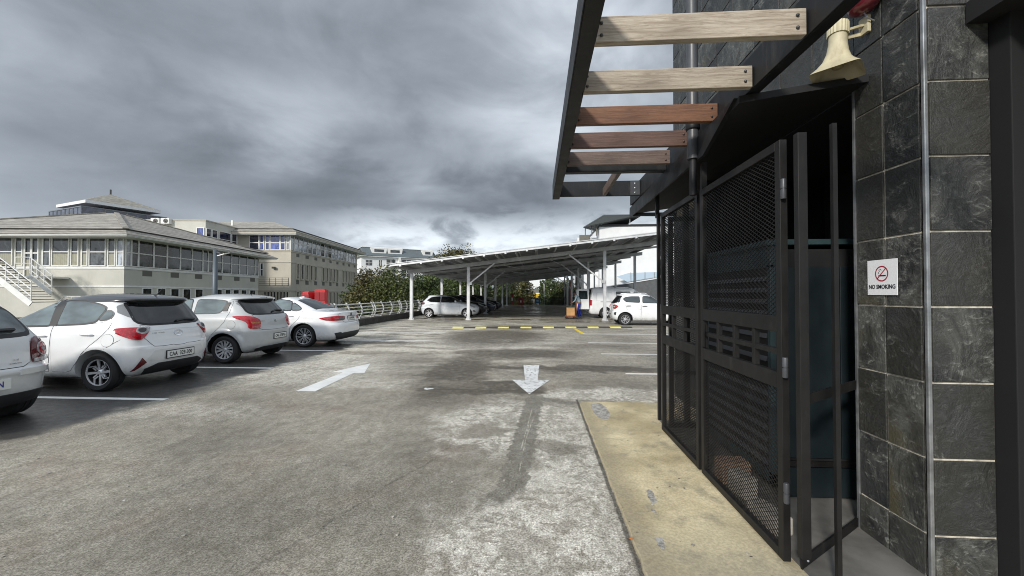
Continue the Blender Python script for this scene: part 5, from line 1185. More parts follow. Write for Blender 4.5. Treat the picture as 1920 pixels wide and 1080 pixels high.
# white outside stair
def stair():
    e = empty('outside_stair', B.P0, TH, 'white steel stair with handrails climbing to the glass door of the cream office', 'stair')
    def F(px, py, off): return B.front(px, py, off)
    for off in (-3.4, -2.1):
        A, C_ = F(-60, 478, off), F(58, 570, off)
        MB().bar(A, C_, .05, .30, up=(0, 0, 1)).build('stringer', M['white_trim'], e)
        m = MB()
        for dz_ in (1.15, .78, .42): m.tube([A+Vector((0, 0, dz_)), C_+Vector((0, 0, dz_))], .025, 8)
        for k in range(6):
            p = A.lerp(C_, k/5); m.tube([p, p+Vector((0, 0, 1.15))], .025, 8)
        m.build('handrail', M['white_trim'], e)
    A, C_ = F(-60, 478, -3.4), F(58, 570, -3.4); n = 18
    t = MB()
    for k in range(n):
        p = A.lerp(C_, (k+.5)/n); t.box(p.x-.14, p.y+.03, p.z+.0, p.x+.14, p.y+1.27, p.z+.035)
    t.build('treads', M['vent_dark'], e)
    # landing in front of the door with a short flight down to the right
    L0, L1_ = F(34, 520, -1.6), F(72, 520, -1.6)
    MB().box(L0.x-.3, -1.7, zd-.12, L1_.x+.1, -.05, zd-.02).build('landing', M['white_trim'], e)
    for off in (-1.65,):
        m = MB(); a = Vector((L0.x-.1, off, zd)); b_ = Vector((L0.x+.7, off, zd)); c_ = Vector((L1_.x+.8, off, zd-1.0))
        for dz_ in (1.05, .7, .36): m.tube([a+Vector((0, 0, dz_)), b_+Vector((0, 0, dz_)), c_+Vector((0, 0, dz_))], .025, 8)
        for q in (a, b_, b_.lerp(c_, .33), b_.lerp(c_, .66), c_): m.tube([q-Vector((0, 0, .1)), q+Vector((0, 0, 1.05))], .028, 8)
        m.build('handrail', M['white_trim'], e)
        MB().bar(b_, c_, .05, .25, up=(0, 0, 1)).build('stringer', M['white_trim'], e)
    m = MB(); q0 = F(120, 556, -1.2); q1 = F(150, 556, -1.2)
    m.tube([q0+Vector((-.6, 0, -.6)), q0, q1, q1+Vector((.7, 0, -.5))], .025, 8)
    for q in (q0, q1, q0.lerp(q1, .5)): m.tube([q-Vector((0, 0, 1.2)), q], .022, 8)
    m.build('handrail', M['white_trim'], e)
stair()
o = MB().box(-LEN, -5.5, -3.5, B.front(30, 560, -5).x, -3.6, .3).build('planter_wall', simple('olive_wall', (.10, .10, .075), .9, var=.2)); o.location = B.P0; o.rotation_euler.z = TH; tag(o, 'dull olive retaining wall below the white outside stair', 'wall')

# farther office with long glazed flank
D4 = Bld(545, 42.5, 'office_building', 'three-storey beige office with blue front windows and long glazed flank'); BL = 20.2
ft = D4.front(500, 439).z; fs = D4.front(500, 468.5).z; fb = D4.front(500, 491).z; f2 = D4.front(500, 544).z
MB().box(-12, 0, -3.5, 0, BL, ft+.35).build('wall', M['tan_wall'], D4.root)
for z_ in (fs-.12, fb, f2): MB().box(-12.05, -.06, z_-.07, .06, BL, z_+.05).build('string_course', M['tan_wall'], D4.root)
e4 = 7.85
MB().box(-13, -1.0, e4, 1.0, BL+1, e4+.08).build('eaves_soffit', M['white_trim'], D4.root)
m = MB(); hip(m, -13.05, -1.05, 1.05, BL+1.05, e4+.08, -13.05, -1.05, 1.05, BL+1.05, e4+.30); m.build('fascia', M['tan_wall'], D4.root)
m = MB(); hip(m, -13.1, -1.1, 1.1, BL+1.1, e4+.30, -12.4, -.4, .4, BL+.4, e4+.62); m.build('roof', M['roof_tile'], D4.root)
m = MB(); hip(m, -12.5, -.5, .5, BL+.5, e4+.72, -10, 4, -4, BL-4, 10.0); m.build('roof', M['roof_tile'], D4.root)
MB().box(-12.4, -.42, e4+.5, .42, BL+.42, e4+.73).build('roof_step', M['vent_dark'], D4.root)
MB().box(-7.3, 1.4, e4+1.0, -7.15, 1.55, e4+1.9).build('vent_pipe', M['white_trim'], D4.root)
for a, b_, mt in [(468, 485.5, 'win_navy'), (487.5, 495, 'win_blue'), (498, 505.5, 'win_blue'), (507, 525, 'win_blue'), (526.5, 535, 'win_blue'), (537, 543, 'win_pale')]:
    x0, x1 = D4.front(a, 460).x, D4.front(b_, 460).x; D4.win_f(x0+.05, x1-.05, fs+.05, ft-.05, 0, mt, .45, .07)
ml = [1008, 1040, 1078, 1118, 1155, 1192, 1228, 1262, 1295, 1325, 1355, 1383, 1408, 1435, 1460, 1480, 1502, 1525, 1545, 1562]
for i, (a, b_) in enumerate(zip(ml, ml[1:])):
    y0, y1 = D4.side(a/4.5+320, 460).y, D4.side(b_/4.5+320, 460).y; D4.win_s(y0+.06, y1-.06, fs+.05, ft-.05, 0, 'win_pale' if i not in (7, 9, 14) else 'win_side', .52, .06)
for a, b_ in [(1060, 1085), (1138, 1165), (1213, 1236), (1280, 1300), (1340, 1358), (1398, 1415), (1450, 1466), (1498, 1514), (1545, 1560)]:
    y0, y1 = D4.side(a/4.5+320, 480).y, D4.side(b_/4.5+320, 480).y
    for z1, z0 in ((D4.side(558, 476).z, D4.side(558, 482).z), (D4.side(558, 525.5).z, D4.side(558, 533).z)):
        MB().box(-.02, y0, z0, .015, y1, z1).build('vent_grille', M['vent_dark'], D4.root)
for a in (1060, 1098, 1138, 1175, 1212, 1278, 1310, 1341, 1371, 1398, 1450, 1474, 1497, 1520, 1543):
    y0 = D4.side(a/4.5+320, 500).y; w_ = .42
    D4.win_s(y0, y0+w_, D4.side(556, 522.5).z, D4.side(556, 495).z, 0, 'win_side', 0, .10, .10, frame='tan_wall'); D4.win_s(y0, y0+w_, f2-2.2, f2-.2, 0, 'win_side', 0, .10, .10, frame='tan_wall')
for k in range(8):
    x0 = D4.front(496+k*6, 555).x; D4.win_f(x0, x0+.18, f2-2.2, f2-.2, 0, 'win_side', 0, .06, .08, frame='tan_wall')
D4.win_f(D4.front(489, 520).x, D4.front(493, 520).x, D4.front(500, 517).z, D4.front(500, 494).z, 0, 'win_side', .5, .05)
rl = MB()
for px_ in (505, 517, 529, 541): p = D4.front(px_, 536, -1.2); q = D4.front(px_, 520.5, -1.2); rl.tube([p, q], .03, 6)
a = D4.front(486, 521, -1.2); b_ = D4.front(542, 521, -1.2)
for k in range(5): d_ = Vector((0, 0, -.2*k)); rl.tube([a+d_, b_+d_], .018, 6)
rl.build('balcony_rail', M['vent_dark'], D4.root)
p = D4.front(514, 502, -.1); MB().box(p.x-.16, p.y-.2, p.z-.1, p.x+.16, p.y, p.z+.1).build('wall_lamp', M['seal'], D4.root)
# flat-roofed link between the two
D3 = Bld(384, 37.2, 'office_building', 'flat-topped cream link block with dark blue windows above the nearest roof')
t3 = D3.front(384, 414).z
MB().box(-13, 0, -3.5, 0, 5.2, t3).build('wall', M['cream_wall'], D3.root); MB().box(-13.06, -.06, t3, .06, 5.2, t3+.10).build('parapet_cap', M['tan_wall'], D3.root)
for a, b_ in [(386, 395), (397, 407), (410, 432), (434, 443), (445, 457)]:
    y0, y1 = D3.side(a, 440).y, D3.side(b_, 440).y; D3.win_s(y0+.04, y1-.04, D3.side(384, 460).z, D3.side(384, 428).z, 0, 'win_navy', .55, .05)
D3.win_f(D3.front(370, 440).x, D3.front(382, 440).x, D3.front(384, 460).z, D3.front(384, 428).z, 0, 'win_blue', 0, .06)
for px_, nm in ((290, 0), (309, 1)):
    p = aY(px_, 412, 36.5); e = empty('air_conditioner', (p.x, 36.5, p.z-.25), TH, 'white rooftop air conditioner above the tiles, %s of the pair' % ('left' if nm == 0 else 'right'), 'air conditioner', 'rooftop air conditioners')
    MB().box(-.38, 0, -.12, .38, .4, .42).build('casing', M['white_trim'], e, bevel=.02); MB().lathe([(.21, -.01), (.21, -.03), (.18, -.03), (.17, .0)], 20, 'y', (.08, 0, .15)).build('fan_grille', M['vent_dark'], e)
    MB().lathe([(.17, -.005), (.03, -.02), (.001, -.02)], 16, 'y', (.08, 0, .15)).build('fan', M['seal'], e)
    MB().box(-2, .5, -2, 2, 2, -.001).build('plinth', M['cream_wall'], e)
# rotated glass lantern tower behind the first roof
tw = empty('lantern_tower', (0, 0, 0), 0, 'glass-walled rooftop lantern with shallow pyramid roof behind the nearest office roof', 'building')
def cz(px, py, d):
    r_ = ray(px, py); n_ = Vector((-math.sin(YAW), math.cos(YAW), 0)); return Vector((0, 0, EYE))+r_*(d/r_.dot(n_))
c0, cr, cl_ = cz(160, 379, 48), cz(302, 400, 54.5), cz(105, 389, 50.8); ap = cz(207, 364, 52.6); cb = cr+cl_-c0
for q in (c0, cr, cl_, cb): q.z = 12.35
m = MB(); m.hexa([c0, cr, cb, cl_]+[q+Vector((0, 0, .35)) for q in (c0, cr, cb, cl_)]); m.build('fascia', M['off_white'], tw)
m = MB(); cc = (c0+cb)/2; b = m.verts([q+Vector((0, 0, .36)) for q in (c0, cr, cb, cl_)]+[Vector((cc.x, cc.y, ap.z))])
for k in range(4): m.face((b+k, b+(k+1) % 4, b+4))
m.face((b+3, b+2, b+1, b)); m.build('roof', M['roof_tile'], tw)
MB().tube([Vector((cc.x, cc.y, ap.z-.1)), Vector((cc.x, cc.y, ap.z+.6))], .09, 8).build('finial', M['seal'], tw)
g_ = [cc+(q-cc)*1.12 for q in (c0, cr, cb, cl_)]
for q in g_: q.z = 9.5
m = MB(); m.hexa(g_+[q+Vector((0, 0, 2.3)) for q in g_]); m.build('glass_wall', M['win_navy'], tw)
fr_ = MB()
for a, b_ in ((g_[0], g_[3]), (g_[0], g_[1])):
    for k in range(9): q = a.lerp(b_, k/8); fr_.tube([q, q+Vector((0, 0, 2.3))], .05, 4)
    fr_.bar(a+Vector((0, 0, 2.3)), b_+Vector((0, 0, 2.3)), .12, .12)
fr_.build('glazing_bars', simple('bar_grey', (.16, .18, .20), .5), tw)

# white apartment block far behind
ab = aY(677, 552, 110); ab.z = 0; AR = R(34)
ae = empty('apartment_block', ab, AR, 'white apartment block with blue-grey mansard roof and dormers far behind the trees', 'building')
MB().box(0, 0, -3.5, 16.5, 9, 12.1).build('wall', M['off_white'], ae)
m = MB(); hip(m, -.6, -.7, 17, 9.7, 12.1, .0, .0, 16.4, 9, 12.35); m.build('cornice', M['white_trim'], ae)
m = MB(); hip(m, -.3, -.4, 16.8, 9.4, 12.36, .5, 1.8, 16.0, 7.5, 14.9); m.build('roof', M['roof_blue'], ae)
MB().box(.3, 1.6, 14.9, 16.2, 7.7, 15.05).build('ridge_cap', M['white_trim'], ae)
for x0, w_, nm in ((2.2, 3.0, 2), (5.6, 3.0, 2), (13.4, 2.2, 1)):
    m = MB(); m.prism([(x0-.2, 14.75), (x0+w_+.2, 14.75), (x0+w_, 13.2), (x0, 13.2)], .35, 2.6, 'y'); d = m.build('dormer', M['white_trim'], ae); MB().box(x0+.5, .30, 13.55, x0+w_-.5, .36, 14.3).build('pane', M['win_side'], d)
for r_ in range(4):
    z0 = 9.6-r_*2.9
    for x0, w_, h_ in ((.9, 1.3, 1.5), (3.6, .6, 1.6), (5.2, 1.9, 1.9), (8.6, 1.9, 1.9), (11.4, .8, 1.5), (13.6, 1.3, 1.5)):
        o = MB().box(x0, -.03, z0, x0+w_, .02, z0+h_).build('window', M['win_side'], ae); f = MB(); f.box(x0+w_/2-.05, -.06, z0, x0+w_/2+.05, -.031, z0+h_); f.box(x0, -.06, z0+h_/2-.04, x0+w_, -.031, z0+h_/2+.04); f.build('frame', M['white_trim'], o)
    for x0 in (4.9, 8.3): MB().box(x0, -.9, z0-.35, x0+2.6, -.01, z0-.12).build('balcony', M['white_trim'], ae)
MB().box(7.7, -.9, -3, 8.1, 0, 12.1).build('column', M['white_trim'], ae)
a2 = empty('house', (-19.0, 105, 0), R(20), 'distant pale gabled house roof showing above the carport trees', 'building')
MB().box(-3.5, 0, -3.5, 3.5, 6, 11.0).build('wall', M['off_white'], a2); MB().prism([(-3.9, 11.0), (-3.2, 13.2), (3.9, 11.0)], -.3, 6.3, 'y').build('roof', M['roof_blue'], a2)

ae.scale = (1.32, 1.1, 1.0)
# white building on the right with rooftop shelter
wb = empty('white_building', (9.6, 64, 0), 0, 'tall plain white building with rooftop steel shelter behind the carport on the right', 'building')
MB().box(0, 0, -3.5, 24, 14, 12.0).build('wall', M['off_white'], wb); MB().box(-.05, -.06, 12.0, 24, 14, 12.35).build('parapet_cap', M['seal'], wb)
MB().box(-3.2, 2, -3.5, 0, 12, 10.6).build('stair_block', M['off_white'], wb); MB().box(-2.9, 1.7, 9.6, -1.3, 2, 11.0).build('dark_panel', M['vent_dark'], wb); MB().box(-3.0, 1.8, -3, -2.4, 1.99, 6.4).build('dark_panel', M['win_side'], wb)
for z0, z1 in ((4.5, 6.9), (7.4, 9.2), (1, 3.5)): 
    o = MB().box(8.75, -.05, z0, 9.5, .02, z1).build('window', M['win_side'], wb); MB().box(8.7, -.1, (z0+z1)/2-.04, 9.55, -.06, (z0+z1)/2+.04).build('frame', M['white_trim'], o)
m = MB(); m.hexa([(-2.6, -1, 11.7), (.4, -1.5, 13.45), (6.2, -1.5, 13.45), (3.0, 8, 11.8), (-2.6, -1, 11.85), (.4, -1.5, 13.6), (6.2, -1.5, 13.6), (3.0, 8, 11.95)]); m.build('shelter_roof', simple('shelter', (.07, .08, .085), .6), wb)
m = MB()
for x_, z_ in ((.3, 13.4), (4.6, 13.4)): m = MB(); m.box(x_-.09, -.2, 12.3, x_+.09, -.05, z_); m.build('shelter_post', M['white_trim'], wb)
for x_ in (-2.2, -1.2, -.5): m = MB(); m.box(x_-.07, -.3, 10.6, x_+.07, -.16, 11.8+.5*(x_+2.2)); m.build('shelter_post', M['vent_dark'], wb)
gl = MB(); gl.prism([(4.0, 3.4), (2.4, 4.2), (4.2, 4.75), (8.8, 4.9), (8.8, 4.2)], -1.2, -1.15, 'y'); gl.build('glass_balustrade', simple('balus', (.42, .52, .62), .1), wb)
m = MB()
for x_ in (4.5, 5.2, 6.6, 8.0): m.box(x_-.04, -1.26, 3.6, x_+.04, -1.21, 4.85)
m.build('balustrade_posts', M['galv'], wb)
rw = empty('ramp_wall', (8.0, 46, 0), 0, 'dark grey sloping ramp wall behind the parked van', 'wall')
MB().prism([(-1.6, -.2), (9.5, -.2), (9.5, 3.95), (5.8, 3.35), (-1.6, 2.1)], 0, .3, 'y').build('wall', simple('ramp_grey', (.10, .105, .11), .85, var=.15), rw); MB().bar((-1.6, -.02, 2.14), (9.5, -.02, 4.0), .12, .1).build('coping', M['off_white'], rw)
for i, (x_, h_, mt) in enumerate([(5.05, 5.6, 'white_trim'), (5.75, 5.2, 'vent_dark'), (6.6, 5.9, 'white_trim')]):
    o = MB().box(-.18, 0, -.1, .18, .35, h_).build('wall_pier', M[mt]); o.location = (x_, 60.5, 0); tag(o, ['leftmost white pier beside the red banner at the far wall', 'dark middle pier at the far wall behind the van', 'right white pier at the far wall nearest the van'][i], 'pier')
rb = empty('banner', (4.6, 57, 0), 0, 'tall faded red banner at the far end of the lot left of the van', 'banner'); MB().box(-.22, 0, .2, .22, .03, 3.5).build('cloth', simple('faded_red', (.30, .06, .05), .8), rb); MB().tube([(-.3, 0, 0), (-.3, 0, 3.8)], .04, 8).build('pole', M['galv'], rb)

# ------------------------------------------------------------------ solar carport
M['carport_white'] = simple('carport_white', (.60, .61, .62), .45, .3, var=.12, scale=2); M['carport_steel'] = simple('carport_steel', (.42, .43, .44), .5, .2, var=.2, scale=1.5)
def panelmat():
    m, N, b = newmat('solar_panel'); x, y, z = N.sep(N.obj())
    fx = N.m('ABSOLUTE', N.sub(N.m('FRACT', N.mul(x, 1/1.02)), .5)); fy = N.m('ABSOLUTE', N.sub(N.m('FRACT', N.mul(y, 1/1.7)), .5))
    e = N.m('MAXIMUM', N.step(fx, .47, .48), N.step(fy, .48, .487)); n = N.noise(N.scl(N.obj(), (1, .6, 1)), 3.0, 3, .6)
    N.put(b, 'Base Color', N.mix(e, N.mix(N.step(n, .4, .6), (.10, .11, .122), (.17, .182, .195)), (.5, .5, .5))); b.inputs['Roughness'].default_value = .35; return m
M['solar'] = panelmat()
cpt = empty('solar_carport', (0, 23.5, 0), 0, 'long open steel carport roofed with dark solar panels rising to the right', 'carport')
def zr(x): return 3.575+.1125*x           # underside of the rafters
Y0, Y1, XL, XR = 21.6, 60.0, -7.95, 8.0
m = MB()
def slab(mb, x0, x1, y0, y1, d0, d1): mb.hexa([(x0, y0, zr(x0)+d0), (x1, y0, zr(x1)+d0), (x1, y1, zr(x1)+d0), (x0, y1, zr(x0)+d0), (x0, y0, zr(x0)+d1), (x1, y0, zr(x1)+d1), (x1, y1, zr(x1)+d1), (x0, y1, zr(x0)+d1)])
def cloc(o): o.location = (0, -23.5, 0); return o
slab(m, XL, XR, Y0+.03, Y1, .40, .44); cloc(m.build('panels', M['solar'], cpt))
m = MB(); slab(m, XL-.02, XR+.02, Y0-.02, Y0+.03, .33, .42); cloc(m.build('front_edge', M['carport_white'], cpt))
m = MB(); slab(m, XL-.25, XR+.02, Y0-.05, Y0+.04, .455, .485); cloc(m.build('top_trim', M['carport_white'], cpt))
m = MB(); slab(m, XL-.04, XL+.01, Y0, Y1, .30, .44); cloc(m.build('side_edge', M['carport_white'], cpt))
for k in range(14):
    x = XL+.55+k*1.14; m = MB(); slab(m, x-.05, x+.05, Y0-.05, Y0+.08, .27, .40); cloc(m.build('edge_clamp', M['carport_white'], cpt))
for k in range(15):
    x = XL+.3+k*1.08; m = MB(); slab(m, x-.03, x+.03, Y0+.2, Y1-.1, .25, .395); cloc(m.build('purlin', M['carport_steel'], cpt))
RY = [23.75, 31.4, 39.1, 46.8, 53.5, 58.6]
for i, y in enumerate(RY):
    m = MB(); slab(m, XL+.3, XR-.1, y-.07, y+.07, .0, .22); cloc(m.build('rafter', M['carport_steel'] if i else M['carport_steel'], cpt))
    for x in (-7.45, -4.05, 3.85, 7.35):
        if x == 7.6 and i == 0: pass
        yy = y
        m = MB(); mt = M['carport_white'] if x < 5 and i < 5 else M['carport_steel']; m.box(x-.085, yy-.085, .02, x+.085, yy+.085, zr(x)+.0); c = m.build('column', mt, cpt, bevel=.006); cloc(c)
        q = MB(); q.box(x-.17, yy-.17, .0, x+.17, yy+.17, .03); q.hexa([(x-.16, yy-.012, .03), (x+.16, yy-.012, .03), (x+.16, yy+.012, .03), (x-.16, yy+.012, .03), (x-.09, yy-.012, .2), (x+.09, yy-.012, .2), (x+.09, yy+.012, .2), (x-.09, yy+.012, .2)]); q.build('base_plate', mt, c)
    for x, d in ((-4.05, 1.55), (3.85, -2.05)):
        m = MB(); zb_ = 2.15 if d > 0 else 2.25; m.bar((x+(.1 if d > 0 else -.1), y-.1, zb_), (x+d, y-.1, zr(x+d)+.02), .07, .11, up=(0, 1, 0)); m.box(x-.02 if d > 0 else x-.2, y-.14, zb_-.09, x+.2 if d > 0 else x+.02, y-.05, zb_+.05); cloc(m.build('knee_brace', M['carport_white'] if i < 2 else M['carport_steel'], cpt))
for y in [27.5+i*3.85 for i in range(9)]:
    m = MB(); slab(m, XL+.1, XR-.1, y-.045, y+.045, .12, .245); cloc(m.build('cross_beam', M['carport_steel'], cpt))
tb = MB()
for x in (-1.6, 1.4):
    for y in (29.5, 37): tb.tube([(x-.55, y-3.2, zr(x-.55)+.05), (x+.45, y+3.0, zr(x+.45)+.05)], .022, 6)
cloc(tb.build('conduit', M['carport_white'], cpt))

# ------------------------------------------------------------------ deck-edge kerb and railing on the left
M['rail_white'] = simple('rail_white', (.50, .51, .50), .5, .2, var=.2, scale=3, dirt=(.25, .24, .21))
kb = MB(); kb.box(-8.85, 16.2, -.02, -8.38, 58.3, .32); kb.box(-12.15, 16.2, -.02, -8.85, 16.6, .32); kb.box(-12.15, -12, -.02, -11.8, 16.2, .32); tag(kb.build('kerb', M['kerb'], bevel=.02), kind='structure')
rl_ = empty('deck_railing', (-8.6, 37, .32), 0, 'white tube railing with curved fin posts along the left edge of the deck', 'railing')
for k in range(5):
    MB().tube([(0, -20.5, .10+k*.155), (0, 21, .10+k*.155)], .026, 8).build('rail', M['rail_white'], rl_, smooth=True)
n_ = 30
for k in range(n_):
    y = -20.4+k*1.37
    for dy in ((0,) if k % 3 else (0, .28)):
        m = MB(); prof = []
        pts = [(-.02+.15*math.sin(PI*t), .0+.80*t) for t in np.linspace(0, 1, 9)]; inn = [(x-.055, z) for x, z in pts][::-1]
        m.prism(pts+inn, y+dy-.035, y+dy+.035, 'y'); m.build('fin_post', M['rail_white'], rl_)
r2 = empty('deck_railing', (-10.4, 16.4, .32), 0, 'short return of white tube railing behind the white sedan', 'railing')
for k in range(5): MB().tube([(-1.7, 0, .10+k*.155), (1.8, 0, .10+k*.155)], .026, 8).build('rail', M['rail_white'], r2, smooth=True)
for k in range(3): MB().box(-1.6+k*1.5, -.03, 0, -1.54+k*1.5, .03, .8).build('fin_post', M['rail_white'], r2)

# lamp post
lp = aX(403, 552, -11.55); le = empty('lamp_post', (lp.x, lp.y, 0), 0, 'slim grey post with tilted flat lamp head behind the silvery hatchback', 'street lamp')
MB().tube([(0, 0, 0), (0, 0, 3.1)], .075, 14, radii=[.09, .07]).build('pole', simple('pole_grey', (.10, .12, .14), .5, .3), le, smooth=True)
MB().tube([(0, 0, 3.02), (.28, -.05, 2.95)], .03, 8).build('arm', M['steel_grey'], le, smooth=True)
for dx_ in (0,):
    m = MB(); m.hexa([(.16, -.12, 2.86), (.42, -.12, 2.93), (.44, .12, 2.99), (.18, .12, 2.92), (.16, -.12, 2.89), (.42, -.12, 2.96), (.44, .12, 3.02), (.18, .12, 2.95)]); m.build('lamp_head', M['white_trim'], le)

# stacked red barriers
bp = simple('red_plastic', (.52, .02, .025), .45, var=.2, scale=4, dirt=(.35, .05, .04))
def barrier(x, y, z, rz, label, w=.72, h=.86):
    e = empty('road_barrier', (x, y, z), rz, label, 'barrier', 'red plastic barriers')
    m = MB(); m.prism([(-w/2, 0), (w/2, 0), (w/2, h*.25), (w/2-.05, h*.35), (w/2-.05, h), (-w/2+.05, h), (-w/2+.05, h*.35), (-w/2, h*.25)], -.20, .20, 'y'); m.build('shell', bp, e, bevel=.012)
    for k in (-1, 1): MB().box(k*w*.2-.09, -.215, h*.45, k*w*.2+.09, -.19, h*.88).build('recess', simple('red_dark', (.25, .01, .015), .5) if 'red_dark' not in bpy.data.materials else bpy.data.materials['red_dark'], e, bevel=.01)
    MB().box(-w*.3, -.12, h, w*.3, .12, h+.03).build('filler_lip', bp, e, bevel=.01)
pb = empty('added_block', (-8.95, 15.7, 0), .1, 'added grey block hidden behind the white sedan, carrying the red barriers', 'added_block')  # unseen block added under the barriers to curb red reflection on the ground
MB().box(-.85, -.32, 0, .85, .32, .80).build('block', simple('added_block_grey', (.25, .245, .23), .9, var=.2), pb, bevel=.02); MB().box(-.9, -.36, .80, .9, .36, .885).build('rim', simple('added_block_rim', (.30, .295, .28), .9, var=.2), pb, bevel=.01)
barrier(-8.62, 15.8, .886, .2, 'larger red plastic barrier showing above the white sedan', .50, .80); barrier(-9.04, 15.6, .886, -.1, 'smaller red plastic barrier left of the larger one above the sedan', .36, .70)

# ------------------------------------------------------------------ trees and planting
def leafmat(name, c1, c2, c3):
    m, N, b = newmat(name); P = N.pos(); r_ = N.sep(N.attr('rv'))[0]
    c = N.mix(N.step(r_, .1, .9, smooth=False), c1, c2); c = N.mix(N.step(N.noise(P, .45, 3, .6), .45, .65), c, c3)
    N.put(b, 'Base Color', c); b.inputs['Roughness'].default_value = .6
    b.inputs['Subsurface Weight'].default_value = 0.0; return m
M['leaf_olive'] = leafmat('leaf_olive', (.022, .034, .008), (.115, .138, .034), (.05, .062, .017)); M['leaf_brown'] = leafmat('leaf_brown', (.034, .034, .009), (.135, .130, .033), (.068, .056, .017)); M['leaf_green'] = leafmat('leaf_green', (.016, .030, .007), (.095, .130, .032), (.036, .058, .013))
M['bark'] = simple('bark', (.06, .045, .035), .9, var=.3)
def crown(rx, ry, rz, n, size, seed, shape=1.0):
    rs = random.Random(seed); mb = MB(); cl = []
    for i in range(int(16+n/160)):
        a = rs.uniform(0, 2*PI); u = rs.uniform(-.75, 1); q = math.sqrt(max(0, 1-u*u)); rr_ = rs.uniform(.45, .95)
        cl.append((Vector((rx*q*math.cos(a)*rr_, ry*q*math.sin(a)*rr_, rz*u*rr_)), rs.uniform(.22, .42)*min(rx, rz)))
    cl += [(Vector((0, 0, 0)), .6*min(rx, rz)), (Vector((0, 0, -rz*.4)), .6*min(rx, rz)), (Vector((0, 0, rz*.4)), .5*min(rx, rz))]
    for i in range(n):
        c, r_ = rs.choice(cl); d = Vector((rs.gauss(0, 1), rs.gauss(0, 1), rs.gauss(0, 1))).normalized()*r_*rs.uniform(.55, 1.12); p = c+d
        t = Vector((rs.gauss(0, 1), rs.gauss(0, 1), rs.gauss(0, .7))).normalized(); w = t.cross(Vector((rs.gauss(0, 1), rs.gauss(0, 1), rs.gauss(0, 1)))).normalized(); s_ = size*rs.uniform(.6, 1.3)
        mb.rc = rs.random()
        mb.quad(p-t*s_, p+w*s_*.45, p+t*s_, p-w*s_*.45)
    return mb, cl
def tree(name, x, y, zbase, ztop, rad, mat, n, size, seed, label, group='trees beyond the deck', trunk=True, cat='tree'):
    hh = ztop-zbase; cz_ = ztop-hh*.46; e = empty(name, (x, y, zbase), random.Random(seed).uniform(0, 6), label, cat, group)
    mb, cl = crown(rad, rad, hh*.47, n, size, seed); o = mb.build('crown', M[mat], e, recalc=False); o.location = (0, 0, cz_-zbase)
    t = MB(); t.tube([(0, 0, 0), (.1, 0, (cz_-zbase)*.5), (0, .1, cz_-zbase+.2)], .2, 8, radii=[.06+hh*.025, .04+hh*.018, .05])
    rs = random.Random(seed+9)
    for k in range(7):
        c, r_ = cl[k]; t.tube([(0, 0, (cz_-zbase)*(.45+.06*k)), (c.x*.5, c.y*.5, (cz_-zbase+c.z)*.8), (c.x, c.y, cz_-zbase+c.z)], .05, 5, radii=[.07, .045, .015])
    t.build('trunk', M['bark'], e); return e
T = [('tree', -17.0, 41, -3.4, 4.1, 2.7, 'leaf_brown', 9000, .13, 1, 'rusty olive tree just right of the long office flank, tallest beside the railing'),
     ('tree', -14.2, 40, -3.4, 4.2, 2.6, 'leaf_olive', 8500, .12, 2, 'olive green tree behind the railing left of the first carport column'),
     ('tree', -20.8, 46, -3.4, 2.6, 2.2, 'leaf_green', 4500, .13, 3, 'low dark green tree against the end of the beige office'),
     ('tree', -11.4, 44, -3.4, 4.1, 2.8, 'leaf_green', 8500, .13, 4, 'dark green tree behind the first carport column'),
     ('tree', -16.0, 62, -3.4, 4.6, 3.2, 'leaf_olive', 5000, .18, 5, 'olive tree behind the silver hatchback, second from the column'),
     ('tree', -11.3, 60, -3.4, 4.9, 3.4, 'leaf_green', 6000, .17, 6, 'green tree seen between the first two carport columns'),
     ('tree', -9.3, 66, -3.4, 4.8, 2.9, 'leaf_olive', 5500, .17, 7, 'yellowish green tree just left of the pale distant building'),
     ('tree', -5.4, 68, -3.4, 5.2, 2.9, 'leaf_green', 5500, .17, 8, 'green tree at the lot end above the red bins'),
     ('tree', -2.3, 67, -3.4, 4.9, 2.0, 'leaf_brown', 3500, .17, 9, 'brownish tree touching the left side of the petrol station canopy'),
     ('tree', 2.3, 66, -3.4, 4.6, 2.2, 'leaf_green', 4000, .16, 10, 'green tree just right of the petrol station sign'),
     ('conifer', 1.1, 72, -3.4, 5.6, .9, 'leaf_green', 1500, .14, 11, 'narrow dark conifer poking up right of the white canopy'),
     ('tree', 4.6, 64, -3.4, 4.4, 2.2, 'leaf_olive', 3500, .16, 12, 'olive tree at the lot end left of the red banner'),
     ('tree', -17.0, 80, -3.4, 11.2, 5.2, 'leaf_brown', 9000, .24, 13, 'tall autumn-tinged tree rising above the carport roof edge')]
for t_ in T: tree(*t_[:7], int(t_[7]*1.35), t_[8]*1.08, *t_[9:])
for i, (px_, y, rad, mt, lab) in enumerate([(690, 30, 1.3, 'leaf_green', 'low bush behind the railing near the end of the beige office'), (715, 31, 1.3, 'leaf_brown', 'brownish low bush behind the railing, middle of the row'), (745, 33, 1.5, 'leaf_olive', 'olive low bush behind the railing nearest the carport column')]):
    p = aY(px_, 552, y); tree('bush', p.x, y, -1.8, .75, rad, mt, 2200, .10, 40+i, lab, 'bushes behind the railing', cat='bush')
